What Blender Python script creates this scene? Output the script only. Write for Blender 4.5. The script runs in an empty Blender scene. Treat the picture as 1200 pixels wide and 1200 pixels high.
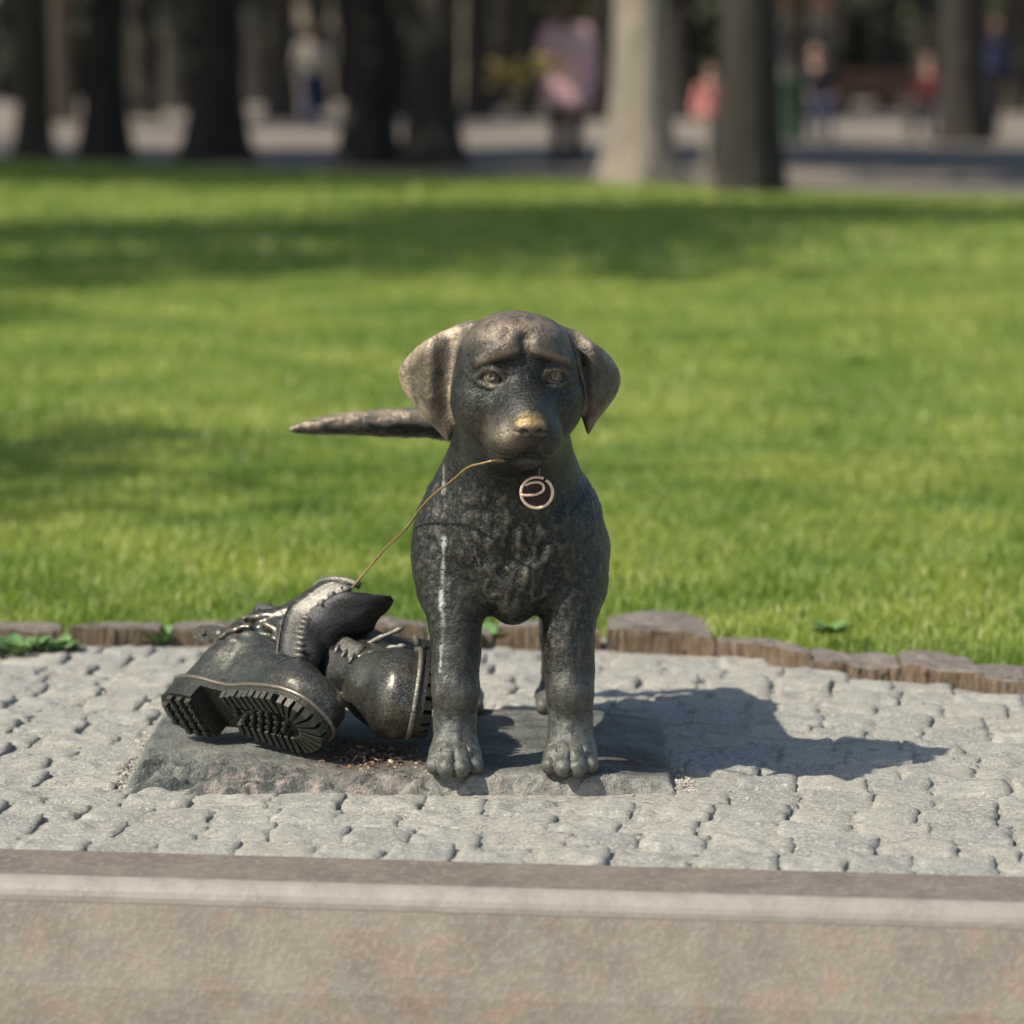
import bpy, math, random
import numpy as np
from mathutils import Vector, Matrix
R = math.radians
rng = np.random.default_rng(7)
random.seed(7)
sc = bpy.context.scene
col = sc.collection

# ---------------------------------------------------------------- camera, sky, sun, exposure
CAMH = 0.817
cd = bpy.data.cameras.new('camera'); cam = bpy.data.objects.new('camera', cd); col.objects.link(cam)
cam.location = (0, 0, CAMH); cam.rotation_euler = (R(90), 0, 0)
cd.lens = 120; cd.sensor_width = 36; cd.shift_y = -512/1200
cd.clip_start = 0.1; cd.clip_end = 3000
cd.dof.use_dof = True; cd.dof.focus_distance = 3.97; cd.dof.aperture_fstop = 4.1
sc.camera = cam
SUN = Vector((-0.85, -0.42, 1.0)).normalized()          # towards the sun
w = bpy.data.worlds.new('World'); sc.world = w; w.use_nodes = True
wn = w.node_tree; wn.nodes.clear()
sky = wn.nodes.new('ShaderNodeTexSky'); sky.sky_type = 'NISHITA'; sky.sun_disc = False
sky.sun_elevation = math.asin(SUN.z); sky.sun_rotation = math.atan2(SUN.x, SUN.y)
bg = wn.nodes.new('ShaderNodeBackground'); bg.inputs[1].default_value = 0.115
wo = wn.nodes.new('ShaderNodeOutputWorld')
wn.links.new(sky.outputs[0], bg.inputs[0]); wn.links.new(bg.outputs[0], wo.inputs[0])
sd = bpy.data.lights.new('sun', 'SUN'); sd.energy = 4.4; sd.angle = R(0.53); sd.color = (1, 0.93, 0.82)
so = bpy.data.objects.new('sun', sd); col.objects.link(so); so.location = (-8, -4, 12)
so.rotation_euler = SUN.to_track_quat('Z', 'Y').to_euler()
sc.view_settings.view_transform = 'Standard'; sc.view_settings.look = 'None'
sc.view_settings.exposure = 0.42; sc.view_settings.gamma = 1
sc.render.engine = 'CYCLES'
sc.cycles.max_bounces = 5; sc.cycles.diffuse_bounces = 2; sc.cycles.glossy_bounces = 3

# ---------------------------------------------------------------- helpers
def tag(o, label=None, cat=None, group=None, kind=None):
    if label: o['label'] = label
    if cat: o['category'] = cat
    if group: o['group'] = group
    if kind: o['kind'] = kind
    return o
def link(name, me, mat=None, parent=None, loc=None, smooth=False):
    o = bpy.data.objects.new(name, me); col.objects.link(o)
    if mat is not None and not me.materials: me.materials.append(mat)
    if parent is not None: o.parent = parent
    if loc is not None: o.location = loc
    if smooth: me.polygons.foreach_set('use_smooth', [True]*len(me.polygons))
    return o
def empty(name, loc=(0, 0, 0), rz=0):
    o = bpy.data.objects.new(name, None); col.objects.link(o); o.location = loc; o.rotation_euler = (0, 0, rz)
    o.empty_display_size = .1
    return o
def mesh(name, V, F):
    me = bpy.data.meshes.new(name)
    me.from_pydata([tuple(map(float, v)) for v in V], [], [tuple(map(int, f)) for f in F]); me.update(); return me
def fast_mesh(name, V, F):
    """V (n,3) array, F (m,k) array of one polygon size"""
    me = bpy.data.meshes.new(name)
    V = np.asarray(V, np.float32); F = np.asarray(F, np.int32); m, k = F.shape
    me.vertices.add(len(V)); me.vertices.foreach_set('co', V.ravel())
    me.loops.add(m*k); me.loops.foreach_set('vertex_index', F.ravel())
    me.polygons.add(m); me.polygons.foreach_set('loop_start', np.arange(0, m*k, k, dtype=np.int32))
    me.polygons.foreach_set('loop_total', np.full(m, k, np.int32))
    me.update(calc_edges=True); return me
def attr(me, name, vals):
    a = me.attributes.new(name, 'FLOAT', 'POINT'); a.data.foreach_set('value', np.asarray(vals, np.float32))
def at(px, py, d=None, z=0.0):
    """point of the place seen at pixel (px,py) of the 1200 photo: at distance d, or on the level z"""
    if d is None: d = 4000*(CAMH - z)/(py - 88)
    return np.array([(px-600)*d/4000, d, CAMH - (py-88)*d/4000])
_tab = np.random.default_rng(3).random((64, 64, 64)).astype(np.float32)
def vnoise(P, s, seed=0):
    Q = np.asarray(P, np.float64)/s + seed*7.31 + 100
    i = np.floor(Q).astype(int); f = Q - i; f = f*f*(3-2*f); i &= 63; j = (i+1) & 63
    x0, y0, z0 = i[:, 0], i[:, 1], i[:, 2]; x1, y1, z1 = j[:, 0], j[:, 1], j[:, 2]; fx, fy, fz = f.T
    def L(a, b, t): return a + (b-a)*t
    return L(L(L(_tab[x0, y0, z0], _tab[x1, y0, z0], fx), L(_tab[x0, y1, z0], _tab[x1, y1, z0], fx), fy),
             L(L(_tab[x0, y0, z1], _tab[x1, y0, z1], fx), L(_tab[x0, y1, z1], _tab[x1, y1, z1], fx), fy), fz)*2-1
def fbm(P, s, o=3, seed=0):
    r = 0; a = 1
    for k in range(o): r = r + a*vnoise(P, s/(2**k), seed+k); a *= .5
    return r

# node helper
class NT:
    def __init__(s, name):
        s.m = bpy.data.materials.new(name); s.m.use_nodes = True; s.t = s.m.node_tree
        s.p = s.t.nodes['Principled BSDF']
    def n(s, typ, ins={}, **kw):
        nd = s.t.nodes.new(typ)
        for k, v in kw.items(): setattr(nd, k, v)
        for k, v in ins.items(): s.set(nd.inputs[k], v)
        return nd
    def set(s, sock, v):
        if isinstance(v, bpy.types.NodeSocket): s.t.links.new(v, sock)
        elif isinstance(v, (tuple, list)) and len(v) == 3 and sock.type == 'RGBA': sock.default_value = (*v, 1)
        else: sock.default_value = v
    def coord(s, kind='Object', scale=(1, 1, 1)):
        if kind == 'World': o = s.n('ShaderNodeNewGeometry').outputs['Position']
        else: o = s.n('ShaderNodeTexCoord').outputs[kind]
        return s.n('ShaderNodeMapping', {'Vector': o, 'Scale': scale}).outputs[0]
    def noise(s, vec, scale, detail=4, rough=.55, lo=None, hi=None):
        o = s.n('ShaderNodeTexNoise', {'Vector': vec, 'Scale': scale, 'Detail': detail, 'Roughness': rough}).outputs[0]
        return o if lo is None else s.rng(o, lo, hi)
    def rng(s, v, lo, hi, a=0., b=1.):
        return s.n('ShaderNodeMapRange', {0: v, 1: lo, 2: hi, 3: a, 4: b}).outputs[0]
    def mix(s, f, a, b, mode='MIX'):
        nd = s.n('ShaderNodeMix', data_type='RGBA', blend_type=mode)
        s.set(nd.inputs[0], f); s.set(nd.inputs[6], a); s.set(nd.inputs[7], b); return nd.outputs[2]
    def math(s, op, a, b=0.):
        nd = s.n('ShaderNodeMath', operation=op); s.set(nd.inputs[0], a); s.set(nd.inputs[1], b); return nd.outputs[0]
    def attr(s, name): return s.n('ShaderNodeAttribute', attribute_name=name).outputs['Fac']
    def bump(s, h, strength=.5, dist=.002, prev=None):
        nd = s.n('ShaderNodeBump', {'Height': h, 'Strength': strength, 'Distance': dist})
        if prev is not None: s.set(nd.inputs['Normal'], prev)
        return nd.outputs[0]
    def out(s, **kw):
        for k, v in kw.items(): s.set(s.p.inputs[k.replace('_', ' ')], v)
        return s.m

def bronze(name, dark, mid, metal=.55, rough=.42, use_attr=True, fine=260, bumps=.5, patina=.35, edge=.5):
    t = NT(name); v = t.coord('Object')
    n1 = t.noise(v, 22, 5, .6, .35, .68); n2 = t.noise(v, fine, 3, .6, .3, .7); n3 = t.noise(v, 9, 4, .6, .48, .7)
    c = t.mix(n1, dark, mid)
    c = t.mix(t.math('MULTIPLY', t.noise(v, fine*1.3, 4, .7, .48, .66), .8), c, tuple(x*2.4+.02 for x in mid))
    c = t.mix(t.math('MULTIPLY', n3, patina), c, (.07, .088, .065))
    pt = t.rng(t.n('ShaderNodeNewGeometry').outputs['Pointiness'], .5, .56)
    if edge: c = t.mix(t.math('MULTIPLY', pt, edge), c, (.3, .25, .18))
    mtl = metal; rg = t.math('ADD', t.math('MULTIPLY', n2, .16), rough)
    if use_attr:
        wr = t.math('MULTIPLY', t.attr('wear'), t.rng(t.noise(v, 60, 4, .65), .3, .6, .25, 1.))
        c = t.mix(wr, c, (.50, .39, .26))
        c = t.mix(t.attr('gold'), c, (.40, .29, .12))
        st = t.math('MULTIPLY', t.attr('streak'), t.rng(t.noise(v, 170, 3, .6), .36, .52))
        c = t.mix(st, c, (.42, .44, .39)); mtl = t.math('MULTIPLY', t.math('SUBTRACT', 1., st), metal)
        ds = t.attr('dust'); dn = t.math('MULTIPLY', ds, t.rng(t.noise(v, 90, 4, .7), .35, .62, .3, 1))
        c = t.mix(dn, c, (.15, .155, .13))
        mtl = t.math('MULTIPLY', mtl, t.math('SUBTRACT', 1., t.math('MULTIPLY', dn, .6)))
    b = t.bump(t.noise(v, fine, 4, .7), bumps, .0016)
    b = t.bump(t.noise(v, 95, 4, .6), bumps*.7, .003, b)
    return t.out(Base_Color=c, Metallic=mtl, Roughness=rg, Normal=b)
M = {}
M['bronze'] = bronze('dark_patinated_bronze', (.006, .006, .005), (.022, .023, .019), metal=.5, rough=.34, bumps=.8, patina=.25)
M['boot'] = bronze('polished_boot_bronze', (.028, .027, .022), (.085, .080, .064), metal=.62, rough=.26, use_attr=False, fine=300, bumps=.14, patina=.6)
M['boot_sole'] = bronze('sole_bronze', (.016, .016, .013), (.050, .048, .036), metal=.5, rough=.38, use_attr=False, fine=420, bumps=.3, patina=.5, edge=0)
M['boot_dark'] = bronze('tongue_bronze', (.010, .010, .009), (.030, .029, .026), metal=.3, rough=.42, use_attr=False, fine=380, bumps=.3, patina=.1, edge=0)
M['boot_pale'] = bronze('worn_flap_bronze', (.09, .085, .07), (.20, .185, .15), metal=.5, rough=.42, use_attr=False, fine=420, bumps=.35, patina=.15, edge=0)
def flat(name, c, rough=.7, metal=0., var=.3, scale=40, bump=.2, coord='Object'):
    t = NT(name); v = t.coord(coord); n = t.noise(v, scale, 4, .6, .3, .7)
    cc = t.mix(n, tuple(x*(1-var) for x in c), tuple(min(1, x*(1+var)) for x in c))
    return t.out(Base_Color=cc, Roughness=rough, Metallic=metal, Normal=t.bump(n, bump, .003))
M['lace'] = flat('braided_gold_lace', (.36, .25, .09), .45, .5, .4, 500)
M['tag_rim'] = flat('copper_tag_rim', (.85, .62, .45), .3, .6, .12, 300)
M['tag_disc'] = flat('dark_red_enamel', (.022, .010, .007), .4, .2, .3, 200)  # near-black tone for the shaded opening inside the tag ring

# ---------------------------------------------------------------- distance-field sculpting
def rotm(rx=0, ry=0, rz=0):
    return np.array(Matrix.Rotation(R(rz), 3, 'Z') @ Matrix.Rotation(R(ry), 3, 'Y') @ Matrix.Rotation(R(rx), 3, 'X'))
class Field:
    def __init__(s): s.ops = []
    def add(s, fn, lo, hi, k=.01, mode='u'): s.ops.append((fn, np.array(lo, float), np.array(hi, float), k, mode)); return s
    def ell(s, c, r, k=.01, mode='u', rot=None):
        c = np.array(c, float); r = np.array(r, float); Q = rot
        def fn(P):
            p = P - c
            if Q is not None: p = p @ Q
            k0 = np.sqrt(((p/r)**2).sum(-1)); k1 = np.sqrt(((p/(r*r))**2).sum(-1))+1e-9
            return k0*(k0-1)/k1
        m = r.max() if Q is not None else r
        return s.add(fn, c-m, c+m, k, mode)
    def cap(s, a, b, ra, rb=None, k=.01, mode='u'):
        a = np.array(a, float); b = np.array(b, float); rb = ra if rb is None else rb; ba = b-a; L = max((ba*ba).sum(), 1e-12)
        def fn(P):
            p = P-a; h = np.clip((p @ ba)/L, 0, 1)
            return np.sqrt(((p - h[..., None]*ba)**2).sum(-1)) - (ra+(rb-ra)*h)
        return s.add(fn, np.minimum(a-ra, b-rb), np.maximum(a+ra, b+rb), k, mode)
    def path(s, pts, rs, k=.01, mode='u'):
        if not hasattr(rs, '__len__'): rs = [rs]*len(pts)
        pts = np.array(pts, float); rs = np.array(rs, float)
        if len(pts) > 3:
            q = np.array(spline([list(p)+[w_] for p, w_ in zip(pts, rs)], 3)); pts = q[:, :3]; rs = q[:, 3]
        def fn(P):
            d = None
            for i in range(len(pts)-1):
                a = pts[i]; ba = pts[i+1]-a; p = P-a; h = np.clip((p @ ba)/max(ba@ba, 1e-12), 0, 1)
                e = np.sqrt(((p-h[..., None]*ba)**2).sum(-1))-(rs[i]+(rs[i+1]-rs[i])*h); d = e if d is None else np.minimum(d, e)
            return d
        return s.add(fn, (pts-rs[:, None]).min(0), (pts+rs[:, None]).max(0), k, mode)
    def _ap(s, P, d, fn, k, mode):
        b = fn(P)
        if mode == 'u':
            h = np.maximum(k-np.abs(d-b), 0)/k; return np.minimum(d, b)-h*h*k*.25
        b = -b; h = np.maximum(k-np.abs(d-b), 0)/k; return np.maximum(d, b)+h*h*k*.25
    def pts(s, P):
        d = np.full(len(P), 1.0)
        for fn, lo, hi, k, mode in s.ops:
            m = np.all((P > lo-k-.012) & (P < hi+k+.012), axis=1)
            if m.any(): d[m] = s._ap(P[m], d[m], fn, k, mode)
        return d
    def grid(s, lo, hi, h):
        ax = [np.arange(lo[i], hi[i]+h, h) for i in range(3)]
        d = np.full([len(a) for a in ax], 1.0, np.float32)
        for fn, l, u, k, mode in s.ops:
            sl = []
            for i in range(3):
                a = np.searchsorted(ax[i], l[i]-k-3*h); b = np.searchsorted(ax[i], u[i]+k+3*h); sl.append(slice(a, b))
            sub = d[sl[0], sl[1], sl[2]]
            if sub.size == 0: continue
            P = np.stack(np.meshgrid(ax[0][sl[0]], ax[1][sl[1]], ax[2][sl[2]], indexing='ij'), -1).reshape(-1, 3)
            d[sl[0], sl[1], sl[2]] = s._ap(P, sub.reshape(-1).astype(float), fn, k, mode).reshape(sub.shape)
        return ax, d
    def project(s, V, it=3, e=.0006):
        for _ in range(it):
            d = s.pts(V); g = np.zeros_like(V)
            for i in range(3):
                dv = np.zeros(3); dv[i] = e; g[:, i] = (s.pts(V+dv)-s.pts(V-dv))/(2*e)
            n2 = (g*g).sum(1); n2[n2 < .05] = 1
            st = np.clip(d, -.003, .003)/n2
            V = V - g*st[:, None]
        return V
def nets(ax, d, h):
    s = d < 0
    nx, ny, nz = d.shape; C = (nx-1, ny-1, nz-1)
    acc = np.zeros(C+(3,), np.float32); cnt = np.zeros(C, np.float32)
    for axis in range(3):
        a = [slice(None)]*3; b = [slice(None)]*3; a[axis] = slice(0, -1); b[axis] = slice(1, None)
        va = d[tuple(a)]; vb = d[tuple(b)]; cross = (va < 0) != (vb < 0)
        t = np.where(cross, va/np.where(cross, va-vb, 1), 0)
        o = [i for i in range(3) if i != axis]
        for u in (0, 1):
            for v in (0, 1):
                sl = [slice(None)]*3
                sl[o[0]] = slice(u, u+C[o[0]]); sl[o[1]] = slice(v, v+C[o[1]])
                cc = cross[tuple(sl)]; tt = t[tuple(sl)]
                cnt += cc; acc[..., axis] += tt*cc; acc[..., o[0]] += u*cc; acc[..., o[1]] += v*cc
    act = cnt > 0; idx = -np.ones(C, np.int64); idx[act] = np.arange(act.sum())
    ijk = np.argwhere(act); V = (ijk + acc[act]/cnt[act][:, None])*h + np.array([ax[0][0], ax[1][0], ax[2][0]])
    F = []
    for axis in range(3):
        a = [slice(None)]*3; b = [slice(None)]*3; a[axis] = slice(0, -1); b[axis] = slice(1, None)
        cr = np.argwhere((s[tuple(a)] != s[tuple(b)]))
        o = [(axis+1) % 3, (axis+2) % 3]
        cr = cr[(cr[:, o[0]] > 0) & (cr[:, o[1]] > 0) & (cr[:, o[0]] < C[o[0]]) & (cr[:, o[1]] < C[o[1]])]
        q = []
        for du, dv in ((-1, -1), (0, -1), (0, 0), (-1, 0)):
            c = cr.copy(); c[:, o[0]] += du; c[:, o[1]] += dv; q.append(idx[c[:, 0], c[:, 1], c[:, 2]])
        q = np.stack(q, 1); fl = s[cr[:, 0], cr[:, 1], cr[:, 2]]; q[~fl] = q[~fl][:, ::-1]; F.append(q)
    return V, np.concatenate(F)
def subdivide(V, F, sel):
    """split the selected quads in four; neighbours keep their edge (tiny gaps closed by projection of shared midpoints)"""
    F1 = F[sel]; E = np.sort(np.stack([F1, np.roll(F1, -1, 1)], -1).reshape(-1, 2), 1)
    key = E[:, 0]*len(V)+E[:, 1]; uk, inv = np.unique(key, return_inverse=True)
    mid = (V[uk//len(V)]+V[uk % len(V)])/2; cen = V[F1].mean(1)
    n = len(V); mi = (n+inv).reshape(-1, 4); ci = n+len(uk)+np.arange(len(F1))
    qs = [np.stack([F1[:, k], mi[:, k], ci, mi[:, (k+3) % 4]], 1) for k in range(4)]
    return np.concatenate([V, mid, cen]), np.concatenate([F[~sel]]+qs), uk, n
def sculpt(field, lo, hi, h, name, sel=None, it=2):
    ax, d = field.grid(lo, hi, h); V, F = nets(ax, d, h); V = field.project(V.astype(float), it)
    if sel is not None:
        V, F, _, _ = subdivide(V, F, sel(V[F].mean(1))); V = field.project(V, it)
    return V, F
def normals(V, F):
    n = np.cross(V[F[:, 2]]-V[F[:, 0]], V[F[:, 3]]-V[F[:, 1]]); N = np.zeros_like(V)
    for k in range(4): np.add.at(N, F[:, k], n)
    return N/(np.linalg.norm(N, axis=1)[:, None]+1e-12)
def smooth_poly(P, sub=4):
    P = np.array(P, float); n = len(P); out = []
    for i in range(n):
        p0, p1, p2, p3 = P[i-1], P[i], P[(i+1) % n], P[(i+2) % n]
        for j in range(sub):
            t = j/sub; out.append(.5*((2*p1)+(-p0+p2)*t+(2*p0-5*p1+4*p2-p3)*t*t+(-p0+3*p1-3*p2+p3)*t**3))
    return np.array(out)
def poly_sd(X, Z, poly):
    d = np.full(X.shape, 1e9); sgn = np.ones(X.shape)
    n = len(poly)
    for i in range(n):
        a = poly[i]; b = poly[i-1]; ex, ez = b-a; wx = X-a[0]; wz = Z-a[1]
        t = np.clip((wx*ex+wz*ez)/(ex*ex+ez*ez+1e-12), 0, 1); bx = wx-ex*t; bz = wz-ez*t
        d = np.minimum(d, bx*bx+bz*bz)
        c1 = Z >= a[1]; c2 = Z < b[1]; c3 = ex*wz > ez*wx
        sgn = np.where((c1 & c2 & c3) | (~c1 & ~c2 & ~c3), -sgn, sgn)
    return sgn*np.sqrt(d)

# tubes along a path
def tube(name, pts, rs, seg=8, mat=None, parent=None, caps=True):
    pts = [Vector(p) for p in pts]; n = len(pts)
    if not hasattr(rs, '__len__'): rs = [rs]*n
    V = []; F = []; up = Vector((0, 0, 1)); prevx = None
    for i, p in enumerate(pts):
        t = (pts[min(i+1, n-1)]-pts[max(i-1, 0)]).normalized()
        x = (prevx - t*prevx.dot(t)) if prevx is not None else t.cross(up if abs(t.z) < .9 else Vector((1, 0, 0)))
        x.normalize(); prevx = x; y = t.cross(x)
        for k in range(seg):
            a = 2*math.pi*k/seg; V.append(p+x*math.cos(a)*rs[i]+y*math.sin(a)*rs[i])
    for i in range(n-1):
        for k in range(seg): F.append((i*seg+k, i*seg+(k+1) % seg, (i+1)*seg+(k+1) % seg, (i+1)*seg+k))
    if caps: F += [tuple(range(seg))[::-1], tuple(range((n-1)*seg, n*seg))]
    return link(name, mesh(name, V, F), mat, parent, smooth=True)
def spline(P, sub=6):
    P = [np.array(p, float) for p in P]; P = [2*P[0]-P[1]]+P+[2*P[-1]-P[-2]]; out = []
    for i in range(1, len(P)-2):
        p0, p1, p2, p3 = P[i-1:i+3]
        for j in range(sub):
            t = j/sub; out.append(.5*((2*p1)+(-p0+p2)*t+(2*p0-5*p1+4*p2-p3)*t*t+(-p0+3*p1-3*p2+p3)*t**3))
    out.append(P[-2]); return out

# ---------------------------------------------------------------- ground
PAVE = -0.02
def ybk(x): return 3.612 - .119*x                      # back edge of the granite kerb
KX = [-3, -.75, -.03, .247, .43, .69, 1.1, 3]; KY = [5.15, 5.02, 5.0, 4.945, 4.80, 4.62, 4.36, 3.6]
def yedge(x): return np.interp(x, KX, KY)              # front foot of the rough stone edging

t = NT('worn_gravel_path'); v = t.coord('World')
c = t.mix(t.noise(v, .35, 4, .6, .35, .65), (.155, .125, .092), (.255, .208, .155))
c = t.mix(t.noise(v, 30, 3, .6, .4, .7), c, (.2, .17, .14))
M['path'] = t.out(Base_Color=c, Roughness=.95, Normal=t.bump(t.noise(v, 60, 3), .3, .01))
t = NT('lawn_soil_and_thatch'); v = t.coord('World')
c = t.mix(t.noise(v, 1.1, 4, .6, .35, .65), (.15, .20, .035), (.20, .25, .05))
c = t.mix(t.noise(v, 40, 3, .6, .5, .75), c, (.05, .055, .02))
M['lawn'] = t.out(Base_Color=c, Roughness=1., Normal=t.bump(t.noise(v, 90, 3), .6, .01))
def sheet(name, pts, mat, kind='structure'):
    o = link(name, mesh(name, pts, [tuple(range(len(pts)))]), mat); return tag(o, kind=kind)
sheet('ground', [(-1500, -1500, -.42), (1500, -1500, -.42), (1500, 200, -.42), (-1500, 200, -.42)], M['path'])
sheet('gravel_path', [(-1500, 3.6+178.5, -.045), (0, 3.6, -.045), (30, .03, -.045), (1500, .03, -.045), (1500, 2600, -.045), (-1500, 2600, -.045)], M['path'])
def far_edge(x): return 27.5 - 1.25*x if x > -40 else 77.5
lawn_pts = [(x, yedge(x)+.05, -.03) for x in (-3, -.75, -.03, .247, .43, .69, 1.1, 3)] + [(12, 3.5, -.03), (17.0, 6.2, -.03), (-40, 77.5, -.03), (-40, 5.2, -.03)]
sheet('lawn', lawn_pts, M['lawn'])

# grass blades: near ones fine, far ones broader
def grass(name, n, xr, yr, h, wd, seed, nseg=2, mat=None, cond=None):
    g = np.random.default_rng(seed)
    x = g.uniform(*xr, n); y = g.uniform(*yr, n)
    m = cond(x, y) if cond else np.ones(n, bool); x = x[m]; y = y[m]; n = len(x)
    base = np.stack([x, y, np.full(n, -.032)], 1)
    big = 1+.35*vnoise(base*[1, 1, 0], .16, 3)+.25*vnoise(base*[1, 1, 0], .6, 5)
    H = h*big*g.uniform(.6, 1.25, n); W = wd*g.uniform(.6, 1.2, n)
    a = g.uniform(0, 2*np.pi, n); lean = g.uniform(.05, .75, n)*H; b = a+g.uniform(-.9, .9, n)
    wv = np.stack([np.cos(a+np.pi/2), np.sin(a+np.pi/2), np.zeros(n)], 1)*W[:, None]*.5
    ld = np.stack([np.cos(b), np.sin(b), np.zeros(n)], 1)*lean[:, None]
    up = np.array([0, 0, 1.])
    if nseg == 2:
        midp = base + ld*.3 + up*(H*.6)[:, None]; tip = base + ld + up*H[:, None]
        V = np.stack([base-wv, base+wv, midp+wv*.75, midp-wv*.75, tip], 1).reshape(-1, 3)
        i = np.arange(n)[:, None]*5
        F = np.concatenate([i+[0, 1, 2], i+[0, 2, 3], i+[3, 2, 4]])
    else:
        tip = base + ld + up*H[:, None]
        V = np.stack([base-wv, base+wv, tip], 1).reshape(-1, 3); F = np.arange(n)[:, None]*3+[0, 1, 2]
    o = link(name, fast_mesh(name, V, F), mat); return tag(o, kind='stuff')
t = NT('grass_blades'); g = t.n('ShaderNodeNewGeometry'); v = t.coord('World')
ri = g.outputs['Random Per Island']
c = t.n('ShaderNodeValToRGB'); t.set(c.inputs[0], ri); cr = c.color_ramp
cr.elements[0].color = (.20, .275, .055, 1); cr.elements[1].color = (.46, .52, .16, 1)
e = cr.elements.new(.9); e.color = (.335, .41, .105, 1)
e = cr.elements.new(.96); e.color = (.55, .52, .28, 1)
pc = t.mix(t.noise(v, 1.6, 3, .6, .38, .62), (.62, .74, .6), (1.3, 1.14, 1.15))
cc = t.mix(1., c.outputs[0], pc, 'MULTIPLY')
t.out(Base_Color=cc, Roughness=.5); t.set(t.p.inputs['Specular IOR Level'], .35)
tr = t.n('ShaderNodeBsdfTranslucent', {'Color': t.mix(1., cc, (1.4, 1.5, .8), 'MULTIPLY')})
mx = t.n('ShaderNodeMixShader', {0: .42, 1: t.p.outputs[0], 2: tr.outputs[0]})
t.t.links.new(mx.outputs[0], t.t.nodes['Material Output'].inputs[0])
M['grass'] = t.m
inl = lambda x, y: (y > yedge(x)+.075+.025*np.sin(x*23)) & (y < 27.5-1.25*x)
tag(grass('lawn_grass', 240000, (-2.8, 2.8), (4.4, 7.6), .026, .0044, 1, 2, M['grass'], inl), 'short mown green grass right behind the rough stone edging', 'grass')
tag(grass('distant_lawn_grass', 300000, (-6.6, 6.6), (7.6, 15), .025, .011, 2, 1, M['grass'], inl), 'sunny mown lawn with soft shade bands behind the dog statue', 'grass')
tag(grass('far_lawn_grass', 230000, (-16, 11), (15, 42), .038, .03, 3, 1, M['grass'], inl), 'blurred far lawn running up to the tree trunks', 'grass')

# ---------------------------------------------------------------- granite kerb in front
t = NT('speckled_pink_granite'); v = t.coord('Object')
n1 = t.noise(v, 30, 5, .75, .50, .72); n2 = t.noise(v, 150, 3, .6, .45, .65); n3 = t.noise(v, 48, 4, .7, .56, .72)
c = t.mix(t.noise(v, 12, 4, .6, .35, .65), (.19, .165, .125), (.27, .235, .18))
c = t.mix(t.math('MULTIPLY', n1, .6), c, (.36, .19, .12)); c = t.mix(t.math('MULTIPLY', n3, .5), c, (.22, .235, .2))
c = t.mix(t.math('MULTIPLY', n2, .22), c, (.42, .39, .33))
c = t.mix(t.math('MULTIPLY', t.noise(v, 40, 5, .75, .5, .66), .35), c, (.15, .13, .11))
M['granite'] = t.out(Base_Color=c, Roughness=.6, Normal=t.bump(n2, .2, .002))
t = NT('worn_brown_granite_top'); v = t.coord('Object')
c = t.mix(t.noise(v, 14, 4, .6, .35, .65), (.135, .11, .082), (.19, .155, .12)); c = t.mix(t.noise(v, 130, 3, .6, .5, .7), c, (.25, .21, .17))
M['granite_top'] = t.out(Base_Color=c, Roughness=.7, Normal=t.bump(t.noise(v, 130, 3), .3, .002))
t = NT('pale_rubbed_granite_edge'); v = t.coord('Object')  # edge strip is paler than the top and front faces
c = t.mix(t.noise(v, 25, 4, .6, .35, .65), (.24, .215, .175), (.32, .29, .24)); c = t.mix(t.noise(v, 110, 3, .6, .5, .7), c, (.30, .26, .21))
M['granite_edge'] = t.out(Base_Color=c, Roughness=.55, Normal=t.bump(t.noise(v, 130, 3), .3, .002))
ang = math.atan(-.119)
kerb = empty('granite_kerb', (0, ybk(0), PAVE), ang)
tag(kerb, 'speckled pink granite kerb with a pale rounded edge across the foreground', 'kerb', kind='structure')
prof = [(0, -.3), (0, .004), (-.112, .004)]
def strip(name, pr, mat, N=120, jag=0.):
    V = []; F = []; k = len(pr)
    for i in range(N+1):
        x = -20+40*i/N
        for (a, b) in pr: V.append((x, a+random.uniform(-jag, jag), b+random.uniform(-jag, jag)*.5))
    for i in range(N):
        for j in range(k-1): F.append((i*k+j, i*k+j+1, (i+1)*k+j+1, (i+1)*k+j))
    me = mesh(name, V, F); return link(name, me, mat, kerb)
strip('top_face', [(0, -.3), (0, .001), (-.003, .004), (-.112, .004)], M['granite_top'], jag=.0006)
arc = [(-.112-.022*math.sin(R(a)), .004-.022*(1-math.cos(R(a)))) for a in range(0, 91, 15)]
strip('rounded_edge', arc, M['granite_edge'], jag=.0)
strip('front_face', [(arc[-1][0]+.0005, arc[-1][1]), (arc[-1][0]-.02, -.10), (arc[-1][0]-.06, -.41)], M['granite'])

# ---------------------------------------------------------------- sett paving
pave = tag(empty('pavement'), kind='structure')
t = NT('sandy_joint_grit'); v = t.coord('World')
c = t.mix(t.noise(v, 160, 4, .7, .35, .65), (.20, .19, .15), (.46, .44, .37))
M['grit'] = t.out(Base_Color=c, Roughness=1., Normal=t.bump(t.noise(v, 260, 3, .7), .9, .004))
N = 110; M2 = 60; V = []; F = []
for i in range(N+1):
    x = -2.2+4.4*i/N; y0 = ybk(x)-.02; y1 = float(yedge(x))+.12
    for j in range(M2+1): V.append((x, y0+(y1-y0)*j/M2, 0))
V = np.array(V); V[:, 2] = PAVE-.0018+.0034*fbm(V, .028, 4, 4)
for i in range(N):
    for j in range(M2): a = i*(M2+1)+j; F.append((a, a+M2+1, a+M2+2, a+1))
link('joint_bed', mesh('joint_bed', V, F), M['grit'], pave, smooth=True)
t = NT('grey_split_sett'); v = t.coord('World')
rnd = t.n('ShaderNodeObjectInfo').outputs['Random']
c = t.mix(t.noise(v, 14, 5, .65, .35, .65), (.37, .36, .295), (.51, .495, .41))
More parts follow.
